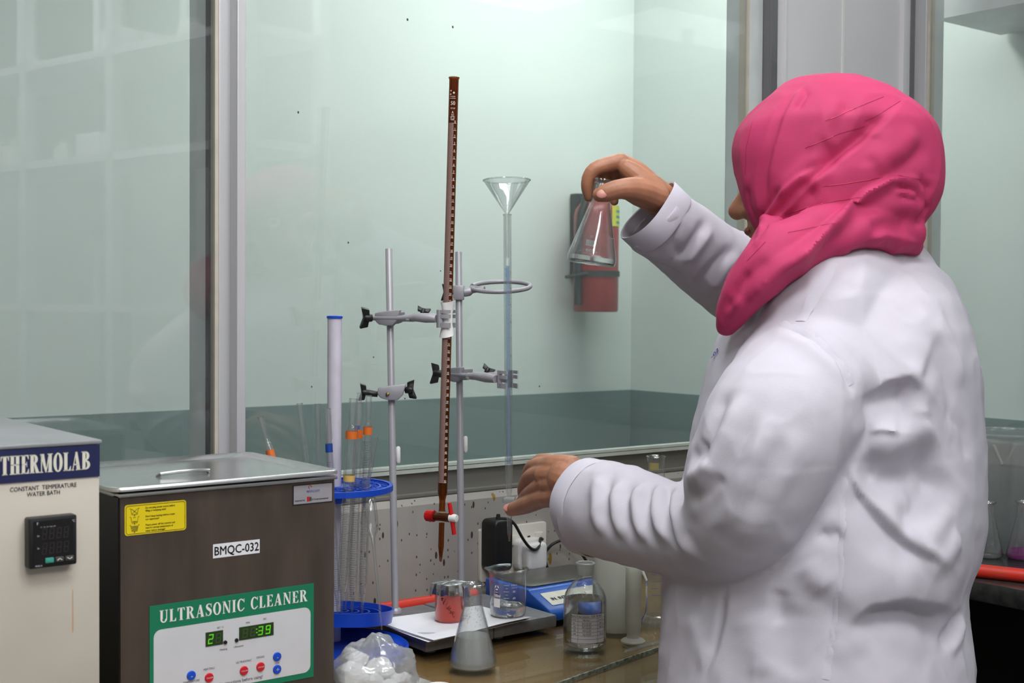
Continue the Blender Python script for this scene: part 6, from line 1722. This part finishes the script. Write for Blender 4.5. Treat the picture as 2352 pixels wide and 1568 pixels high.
# cut the sleeves open at the wrist (bisect away the domed ends)
def cut_end(me, p, d):
    bm = bmesh.new(); bm.from_mesh(me)
    near = [f for f in bm.faces if (f.calc_center_median() - p).length < 0.12]
    geom = set(near)
    for f in near: geom.update(f.verts); geom.update(f.edges)
    bmesh.ops.bisect_plane(bm, geom=list(geom), plane_co=p, plane_no=d, clear_outer=True)
    bm.to_mesh(me); bm.free(); me.update()
lp1, lp0 = at(*LARM[-1]), at(*LARM[-3]); ldir = (lp1 - lp0).normalized()
rp1, rp0 = at(*RARM[-1]), at(*RARM[-3]); rdir = (rp1 - rp0).normalized()
rdir = Vector((-0.735, -0.20, 0.65)).normalized()
CF_ = [  # drawn over the photograph: ridges (+) and valleys (-)
    ([(1792, 742), (1868, 778), (1922, 828), (1955, 890), (1966, 930)], 0.005, -0.005),
    ([(1780, 752), (1855, 790), (1908, 838), (1940, 895)], 0.010, 0.003),
    ([(2108, 892), (2078, 867), (2030, 880), (1990, 905)], 0.004, 0.015, 0.030), ([(1978, 935), (2030, 912), (2090, 905)], 0.018, -0.010),
    ([(2092, 870), (2112, 915), (2112, 965)], 0.012, 0.007),
    ([(2060, 996), (2020, 988), (1990, 990)], 0.003, 0.007, 0.018),
    ([(1965, 1062), (2030, 1098), (2100, 1090), (2168, 1034)], 0.024, -0.028),
    ([(1985, 1030), (2030, 1030), (2095, 1010), (2150, 965)], 0.024, 0.014),
    ([(2155, 1294), (2098, 1252), (2040, 1196), (1980, 1125), (1948, 1070)], 0.004, 0.015, 0.030), ([(1955, 1105), (1985, 1160), (2040, 1225), (2110, 1285)], 0.020, -0.010),
    ([(2045, 1200), (2098, 1190), (2150, 1140), (2182, 1075)], 0.018, -0.020),
    ([(2075, 1232), (2130, 1205), (2180, 1150)], 0.016, 0.008),
    ([(2100, 1305), (2150, 1280), (2200, 1225)], 0.014, 0.008),
    ([(2200, 1402), (2140, 1378), (2070, 1366), (1990, 1384), (1932, 1440)], 0.008, 0.018, 0.045), ([(1945, 1455), (2010, 1415), (2090, 1405), (2185, 1435)], 0.024, -0.012),
    ([(1905, 1535), (1940, 1480), (1995, 1445), (2070, 1440), (2160, 1460)], 0.018, 0.006),
    ([(2165, 1490), (2190, 1440), (2206, 1400)], 0.008, -0.008), ([(2178, 1500), (2200, 1455), (2212, 1420)], 0.008, 0.006),
    ([(1936, 1080), (1932, 1200), (1926, 1320), (1910, 1440), (1895, 1560)], 0.0035, -0.0022),
    ([(1880, 1215), (1905, 1235), (1935, 1215)], 0.008, -0.007), ([(1845, 1290), (1870, 1330), (1900, 1360)], 0.014, 0.006), ([(1790, 1350), (1785, 1400), (1790, 1440)], 0.010, -0.005),
    ([(1668, 1350), (1655, 1430), (1640, 1500), (1612, 1560)], 0.004, -0.006), ([(1612, 1560), (1640, 1500), (1655, 1430), (1668, 1350)], 0.003, 0.003, 0.02),
    ([(1590, 1400), (1600, 1480), (1640, 1540)], 0.014, 0.004),
    ([(1720, 1400), (1740, 1470), (1760, 1560)], 0.020, 0.005), ([(1830, 1380), (1815, 1480), (1800, 1560)], 0.020, -0.005),
    # back and shoulder
    ([(2090, 700), (2150, 760), (2190, 830), (2205, 900)], 0.014, 0.004), ([(2140, 760), (2175, 860), (2190, 960)], 0.012, -0.004),
    ([(2170, 930), (2210, 990), (2225, 1060)], 0.010, -0.005),
    ([(2060, 760), (2100, 850), (2150, 920)], 0.016, 0.003),
    # upper arm drapes
    ([(1705, 900), (1665, 1000), (1620, 1090), (1590, 1160)], 0.011, 0.007), ([(1680, 890), (1640, 990), (1598, 1080)], 0.011, -0.006),
    ([(1770, 940), (1725, 1050), (1680, 1150), (1640, 1230)], 0.014, 0.006), ([(1742, 940), (1700, 1040), (1655, 1140), (1612, 1210)], 0.010, -0.006),
    ([(1835, 980), (1800, 1080), (1745, 1190), (1700, 1270)], 0.016, 0.005), ([(1805, 990), (1765, 1090), (1715, 1190)], 0.010, -0.004),
    ([(1620, 1010), (1600, 1040), (1570, 1060)], 0.008, -0.007), ([(1640, 1060), (1610, 1085), (1575, 1100)], 0.009, 0.006), ([(1660, 1090), (1620, 1130), (1580, 1150)], 0.008, -0.006),
    # inner elbow and forearm
    ([(1537, 1092), (1532, 1150), (1540, 1210), (1565, 1272)], 0.006, -0.010), ([(1556, 1110), (1552, 1170), (1570, 1240), (1600, 1290)], 0.010, 0.008),
    ([(1518, 1105), (1508, 1160), (1516, 1210), (1540, 1250)], 0.007, 0.007), ([(1496, 1108), (1484, 1160), (1490, 1210), (1512, 1255)], 0.006, -0.006),
    ([(1474, 1105), (1460, 1150), (1468, 1200), (1490, 1245)], 0.007, 0.007), ([(1450, 1105), (1436, 1150), (1440, 1195), (1462, 1240)], 0.006, -0.006),
    ([(1428, 1100), (1412, 1140), (1416, 1190), (1440, 1240)], 0.007, 0.006), ([(1405, 1092), (1390, 1135), (1390, 1180), (1412, 1235)], 0.006, -0.006),
    ([(1380, 1085), (1366, 1130), (1368, 1180), (1388, 1235)], 0.008, 0.005),
    # right sleeve
    ([(1560, 500), (1545, 550), (1560, 600)], 0.008, -0.005), ([(1640, 520), (1600, 575), (1570, 610)], 0.009, 0.007), ([(1625, 505), (1582, 565), (1548, 600)], 0.007, -0.006),
    ([(1690, 565), (1650, 600), (1610, 640), (1600, 672)], 0.008, -0.007), ([(1700, 580), (1665, 620), (1630, 665)], 0.008, 0.006), ([(1712, 598), (1690, 640), (1660, 700)], 0.008, -0.006),
    ([(1480, 590), (1540, 620), (1600, 670)], 0.005, -0.003),
]
folds(coat_me, CF_)
crumple(coat_me, 0.0030, 11, 1.0); crumple(coat_me, 0.0010, 42, 5.0); crease(coat_me, 0.0018, 9.0, 2.0); crease(coat_me, 0.0010, 19.0, 7.0)
cut_end(coat_me, lp1 - ldir * 0.010, ldir); cut_end(coat_me, rp1 + rdir * 0.006, rdir)
coat = mkobj('lab_coat', coat_me, M['coat'], person, True, 75)
coat['label'] = 'white cotton lab coat with folded sleeves'
sm_ = coat.modifiers.new('soften', 'SMOOTH'); sm_.factor = 0.5; sm_.iterations = 3
so = coat.modifiers.new('cloth', 'SOLIDIFY'); so.thickness = 0.0016; so.offset = -1.0

# hemmed cuffs
def cuff(c, d, r_, ln, name='cuff', squash=1.0, wob=0.003, seed=1.0):
    A = axis_mat(c, c + d); mb = MB(); n = 56
    prof = [(r_, -ln), (r_ + 0.0016, -ln * 0.9), (r_ + 0.0018, -0.002), (r_ + 0.0010, 0.0), (r_ - 0.0012, -0.001), (r_ - 0.0016, -ln)]
    for j, (rr, z) in enumerate(prof):
        for i in range(n):
            a = 2 * math.pi * i / n; k = 1 + wob / r_ * math.sin(3 * a + seed) + 0.5 * wob / r_ * math.sin(5 * a + 2 * seed)
            mb.v.append(A @ Vector((rr * k * math.cos(a), rr * k * math.sin(a), z + 0.002 * math.sin(2 * a + seed))))
    for j in range(len(prof) - 1):
        for i in range(n): mb.f.append((j * n + i, j * n + (i + 1) % n, (j + 1) * n + (i + 1) % n, (j + 1) * n + i))
    return mb.build(name, M['coat_seam'], coat)
cuff(lp1 + ldir * 0.002, ldir, 0.0590, 0.026, seed=0.6, wob=0.002)
cuff(rp1 + rdir * 0.022, rdir, 0.0505, 0.034, seed=2.0, wob=0.002)

# ---- headscarf
HS = [ # y, left, right, depth
    (168, 1890, 1940, 1.585), (176, 1850, 1975, 1.583), (190, 1812, 2006, 1.58), (208, 1782, 2050, 1.578), (235, 1750, 2090, 1.575), (270, 1718, 2125, 1.572), (305, 1694, 2148, 1.570), (350, 1684, 2159, 1.568),
    (400, 1689, 2163, 1.566), (445, 1695, 2156, 1.564), (485, 1705, 2137, 1.562), (515, 1718, 2115, 1.560), (540, 1735, 2104, 1.558), (562, 1755, 2111, 1.556), (578, 1785, 2108, 1.560), (596, 1830, 2070, 1.580), (640, 1860, 2030, 1.59)]
HS = densify(HS)
hm = MB(); n = 72
for y, xl, xr, D in HS:
    pl_, pr = at(xl, y, D), at(xr, y, D); c = (pl_ + pr) / 2; A = (pr - pl_).length / 2
    b_ = min(0.098, A * 0.86)
    for i in range(n):
        a = 2 * math.pi * i / n; ca, sa = math.cos(a), math.sin(a); q = (abs(ca) ** 2.15 + abs(sa) ** 2.15) ** (-1 / 2.15)
        hm.v.append(c + Vector((A * ca * q, b_ * sa * q, 0)))
for j in range(len(HS) - 1):
    for i in range(n): hm.f.append((j * n + i, (j + 1) * n + i, (j + 1) * n + (i + 1) % n, j * n + (i + 1) % n))
hm.f.append(tuple(range(n))); hm.f.append(tuple((len(HS) - 1) * n + i for i in reversed(range(n))))
# the end thrown forward over the left shoulder
round_tube(hm, [at(1960, 520, 1.480), at(1880, 535, 1.462), at(1810, 572, 1.450), at(1752, 622, 1.445), at(1702, 685, 1.452), at(1668, 748, 1.475)], [0.024, 0.027, 0.029, 0.029, 0.023, 0.012], 24, 5)
round_tube(hm, [at(2078, 535, 1.52), at(1990, 522, 1.480), at(1900, 540, 1.462)], [0.024, 0.024, 0.022], 24, 5)
round_tube(hm, [at(1765, 535, 1.500), at(1742, 592, 1.480), at(1704, 655, 1.475), at(1672, 718, 1.480)], [0.014, 0.020, 0.020, 0.014], 20, 5)
hij_me = voxel(hm, 0.0027, 10, 'headscarf')
# open the front for the face: cut with a slanting plane
fp = at(1716, 520, 1.60); fn_ = (FH * 0.93 + UH * -0.30 + LH * 0.0).normalized()
bm = bmesh.new(); bm.from_mesh(hij_me)
near = [f for f in bm.faces if (f.calc_center_median() - HD).dot(FH) > 0.03 and abs((f.calc_center_median() - hp(0.1, 0, -0.03)).length) < 0.115 and f.calc_center_median().z > at(1720, 585, 1.57).z]
geom = set(near)
for f in near: geom.update(f.verts); geom.update(f.edges)
bmesh.ops.bisect_plane(bm, geom=list(geom), plane_co=hp(0.088, 0, -0.02), plane_no=(FH * 0.92 - UH * 0.38).normalized(), clear_outer=True)
bm.to_mesh(hij_me); bm.free(); hij_me.update()
HF = [
    # crisp overlapping layers (raised on the right-hand side of the drawing direction)
    ([(1748, 565), (1785, 508), (1840, 450), (1900, 398), (1975, 335), (2030, 285), (2080, 232)], 0.003, 0.011, 0.024),
    ([(1775, 640), (1815, 590), (1870, 545), (1930, 495), (1985, 445), (2045, 412), (2110, 408)], 0.0025, 0.016, 0.022),
    ([(2110, 430), (2050, 435), (1995, 470), (1940, 520), (1885, 565), (1830, 615)], 0.014, -0.011),
    ([(1738, 560), (1760, 500), (1790, 455), (1835, 415), (1885, 385)], 0.003, 0.010, 0.018),
    ([(1885, 428), (1862, 440), (1830, 470), (1795, 515)], 0.010, -0.010),
    ([(1768, 455), (1772, 410), (1785, 340), (1805, 270), (1835, 215), (1868, 180)], 0.0025, 0.006, 0.016),
    ([(1845, 200), (1852, 222), (1828, 258)], 0.004, -0.004),
    ([(1800, 430), (1770, 470), (1750, 520)], 0.005, -0.004),
    ([(1925, 215), (1915, 260), (1880, 310), (1862, 360)], 0.008, 0.004), ([(1945, 230), (1940, 280), (1905, 330)], 0.009, -0.004),
    ([(2045, 250), (2000, 305), (1940, 350), (1880, 400)], 0.014, -0.010),
    ([(2000, 300), (1985, 350), (1990, 390)], 0.012, -0.003),
    ([(2100, 400), (2132, 432), (2130, 480), (2098, 520)], 0.005, -0.006), ([(2050, 425), (2105, 440), (2125, 468)], 0.004, -0.005),
    ([(2060, 450), (2105, 458), (2120, 478)], 0.004, -0.004), ([(2055, 438), (2108, 450)], 0.004, 0.004),
    ([(1990, 552), (2030, 535), (2075, 545), (2110, 560)], 0.003, 0.006, 0.016), ([(2100, 520), (2040, 512), (1990, 528)], 0.010, -0.006),
    ([(1712, 700), (1745, 655), (1790, 605), (1845, 560), (1900, 520)], 0.0025, 0.011, 0.018), ([(1690, 700), (1725, 640), (1770, 590)], 0.010, -0.004),
    ([(1668, 745), (1700, 690), (1745, 640), (1800, 595), (1860, 560)], 0.006, 0.005), ([(1662, 720), (1690, 660), (1725, 615)], 0.005, -0.005),
    ([(1900, 345), (1850, 385), (1810, 425), (1785, 465)], 0.010, 0.006), ([(1960, 250), (1925, 300), (1890, 335)], 0.009, 0.004),
    ([(2110, 300), (2060, 350), (2000, 390)], 0.014, 0.005), ([(2130, 330), (2080, 375), (2030, 400)], 0.010, -0.005),
    ([(1720, 420), (1725, 470), (1745, 520)], 0.004, -0.003), ([(1750, 480), (1752, 510), (1757, 535)], 0.003, -0.003),
    ([(1700, 320), (1712, 400), (1722, 450)], 0.010, 0.002),
]
folds(hij_me, HF); crumple(hij_me, 0.0022, 18, 3.0); crease(hij_me, 0.0022, 13.0, 4.0)
hij = mkobj('headscarf', hij_me, M['hijab'], person, True, 75)
hij['label'] = 'pink cotton headscarf with slub threads'
sm_ = hij.modifiers.new('soften', 'SMOOTH'); sm_.factor = 0.5; sm_.iterations = 4
so = hij.modifiers.new('cloth', 'SOLIDIFY'); so.thickness = 0.0014; so.offset = -1.0
tree = bvh_of(hij_me)
mb1, mb2 = MB(), MB()
for k, (pix, b_) in enumerate((([(1895, 278), (1920, 268), (1990, 238), (2030, 222)], 1), ([(1850, 340), (1885, 325), (1925, 308), (1985, 290)], 1), ([(1985, 278), (2020, 262), (2068, 232)], 0), ([(1890, 428), (1940, 422), (2000, 412), (2055, 402), (2115, 412)], 1), ([(1812, 490), (1860, 475), (1920, 462), (1985, 452)], 1), ([(1810, 534), (1850, 526), (1895, 516), (1930, 510)], 0), ([(1715, 600), (1735, 580), (1758, 555)], 0), ([(1728, 280), (1714, 340), (1712, 400)], 0))):
    L = drape_line(tree, pix, 6)
    if len(L) > 2:
        (mb2 if False else mb1).tube([p + n_ * 0.0004 for p, n_ in L], 0.00020, 4)
        if b_:
            h_ = len(L) // 2; mb2.tube([p + n_ * 0.0006 for p, n_ in L[2:max(5, h_)]], 0.00022, 4)
o = mb1.build('slub_threads', M['slub'], hij); o = mb2.build('bright_threads', M['slub_bright'], hij)
# seams of the coat: drawn lines laid on its surface as flat stitched strips
tree = bvh_of(coat_me)
mb = MB()
def strip(mb, pix, w_, lift=0.0008):
    L = drape_line(tree, pix, 8); n_ = len(L)
    if n_ < 3: return
    vs = []
    for i, (p, nn) in enumerate(L):
        t = (L[min(i + 1, n_ - 1)][0] - L[max(i - 1, 0)][0]).normalized(); s_ = t.cross(nn).normalized()
        for q in (-1, -0.5, 0.5, 1): vs.append(p + s_ * w_ * q + nn * (lift if abs(q) < 0.9 else 0.0))
    mb.add(vs, [(i * 4 + k, (i + 1) * 4 + k, (i + 1) * 4 + k + 1, i * 4 + k + 1) for i in range(n_ - 1) for k in range(3)])
strip(mb, [(1912, 602), (1895, 640), (1865, 690), (1838, 738)], 0.0065)
mb.build('shoulder_seam', M['coat_seam'], coat)
mb = MB(); strip(mb, [(1795, 742), (1868, 778), (1922, 828), (1952, 885)], 0.006); mb.build('sleeve_seam', M['coat_seam'], coat)
mb = MB(); strip(mb, [(1938, 1095), (1934, 1200), (1928, 1320), (1912, 1440), (1897, 1560)], 0.0045, 0.0006); mb.build('side_seam', M['coat_seam'], coat)
# blue embroidered number at the pocket
h = tree.ray_cast(CAM, ray(1646, 816).normalized())
if h[0] is not None:
    c, nn = h[0], h[1]; x_ = (Vector((1, 0, 0)) - nn * nn.x).normalized(); x_ = (x_ + Vector((0, 0, -0.25))).normalized(); y_ = nn.cross(x_).normalized()
    if y_.z < 0: y_ = -y_
    fr = Matrix(((x_.x, y_.x, nn.x, c.x + nn.x * 0.0022), (x_.y, y_.y, nn.y, c.y + nn.y * 0.0022), (x_.z, y_.z, nn.z, c.z + nn.z * 0.0022), (0, 0, 0, 1)))
    lettering('embroidered_number', '-02', 0.0105, M['thread_blue'], coat, fr, bold=0.0003, align='CENTER')
# trousers and shoes (below the picture)
mb = MB()
for s_ in (-1, 1):
    hj_ = hipc + LB * 0.085 * s_
    round_tube(mb, [hj_ + Vector((0, 0, 0.02)), hj_ + Vector((0, 0, -0.38)) + FB * 0.01, Vector((hj_.x, hj_.y, 0.16)) - FB * 0.01], [0.098, 0.080, 0.075], 20)
mb.build('trousers', M['trousers'], person)
for s_ in (-1, 1):
    hj_ = hipc + LB * 0.085 * s_; f0 = Vector((hj_.x, hj_.y, 0.0))
    mb = MB(); mb.sphere(f0 + FB * 0.04 + Vector((0, 0, 0.04)), (0.125, 0.046, 0.045), 20, 12, rot=Matrix((FB, LB, Vector((0, 0, 1)))).transposed())
    for q in mb.v: q.z = max(q.z, 0.002)
    mb.build('shoe', M['shoe'], person)

# ---- the flask in her right hand
RF, HFk, rnk = 0.0335, 0.116, 0.0125
b0 = at(1357, 607, 1.765); t0 = at(1386, 420, 1.762)
fk = flask('conical_flask', 'conical flask with a little clear liquid held up in the right hand', (0, 0, 0), RF, HFk, rnk, 0.010, M['water'], 'conical flasks')
fk.matrix_world = axis_mat(b0, t0)
mb = MB(); rng = random.Random(8)
sp_a = math.pi / 2
rr = lambda z: RF * 0.985 + (rnk * 1.12 - RF * 0.985) * (z - 0.012) / (HFk * 0.70 - 0.012)
patch(mb, sp_a - 0.1, sp_a + 0.35, 0.026, 0.034, rr(0.03) + 0.0006)
wrap_text(mb, '150ml', 0.006, sp_a + 0.05, 0.018, rr(0.02) + 0.0004, 0.0002, 0.9); wrap_text(mb, '50', 0.005, sp_a + 0.1, 0.037, rr(0.037) + 0.0006, 0.0002, 0.9)
mb.build('white_print', M['white_print'], fk, smooth=False)

# ================================================================== SHELVING behind her, mirrored in the left pane
SA, SB = Vector((1.05, -0.65, 0)), Vector((1.36, 0.66, 0))
sd = (SB - SA).normalized(); so_ = Vector((sd.y, -sd.x, 0))
def shp(a, b_, z): p = SA + sd * a + so_ * b_; return Vector((p.x, p.y, z))
Ls = (SB - SA).length
ang_s = math.atan2(sd.y, sd.x)
sh = thing('shelving_unit', 'grey shelving with white bottles mirrored in the left window pane', 'shelf', W(SA.x, SA.y, 0), TH + ang_s)
for z in (0.5, 0.95, 1.36, 1.745, 2.01):
    MB().span((0, -0.26, z - 0.02), (Ls, 0.0, z)).build('shelf_board', M['panel'], sh, smooth=False)
for a in (0.0, 0.40, 0.80, Ls - 0.03):
    for b_ in (-0.26, -0.03): MB().span((a, b_, 0), (a + 0.03, b_ + 0.03, 2.35)).build('post', M['alu_grey'], sh, smooth=False)
def white_box(a, z, sx, sy, sz, label):
    p = shp(a, 0.13, z); t = thing('carton', label, 'carton', W(p.x, p.y, p.z), TH + ang_s)
    MB().span((-sx / 2, -sy / 2, 0), (sx / 2, sy / 2, sz)).build('box', M['paper'], t, bevel=0.002)
    MB().span((-sx / 2 - 0.0004, -0.012, sz * 0.2), (sx / 2 + 0.0004, 0.012, sz + 0.0006)).build('tape', M['gasket'], t, smooth=False)
def white_bottle(a, z, r, h, label):
    p = shp(a, 0.10, z); t = thing('storage_bottle', label, 'bottle', W(p.x, p.y, p.z), 0, 'white bottles on the mirrored shelves')
    MB().lathe([(0.0001, 0), (r, 0), (r, h * 0.72), (r * 0.8, h * 0.8), (r * 0.45, h * 0.84), (r * 0.45, h * 0.88)], 24).build('bottle_body', M['white'], t)
    MB().lathe([(r * 0.5, h * 0.86), (r * 0.5, h), (0.0001, h)], 20).build('cap', M['white'], t)
white_box(0.72, 2.01, 0.09, 0.12, 0.07, 'white carton on the upper mirrored shelf')
white_box(0.60, 1.745, 0.11, 0.10, 0.075, 'white carton on the lower mirrored shelf')
for k, (a, z, r, h) in enumerate(((0.30, 2.01, 0.03, 0.05), (1.02, 2.01, 0.035, 0.06), (1.18, 2.01, 0.025, 0.05), (0.12, 1.745, 0.04, 0.09), (0.22, 1.745, 0.04, 0.085), (0.46, 1.745, 0.03, 0.06), (0.70, 1.745, 0.035, 0.085))):
    white_bottle(a, z, r, h, 'white plastic bottle, %s mirrored shelf' % ('leftmost on the upper', 'middle one on the upper', 'rightmost on the upper', 'leftmost on the lower', 'second from the left on the lower', 'just left of the carton on the lower', 'just right of the carton on the lower')[k])
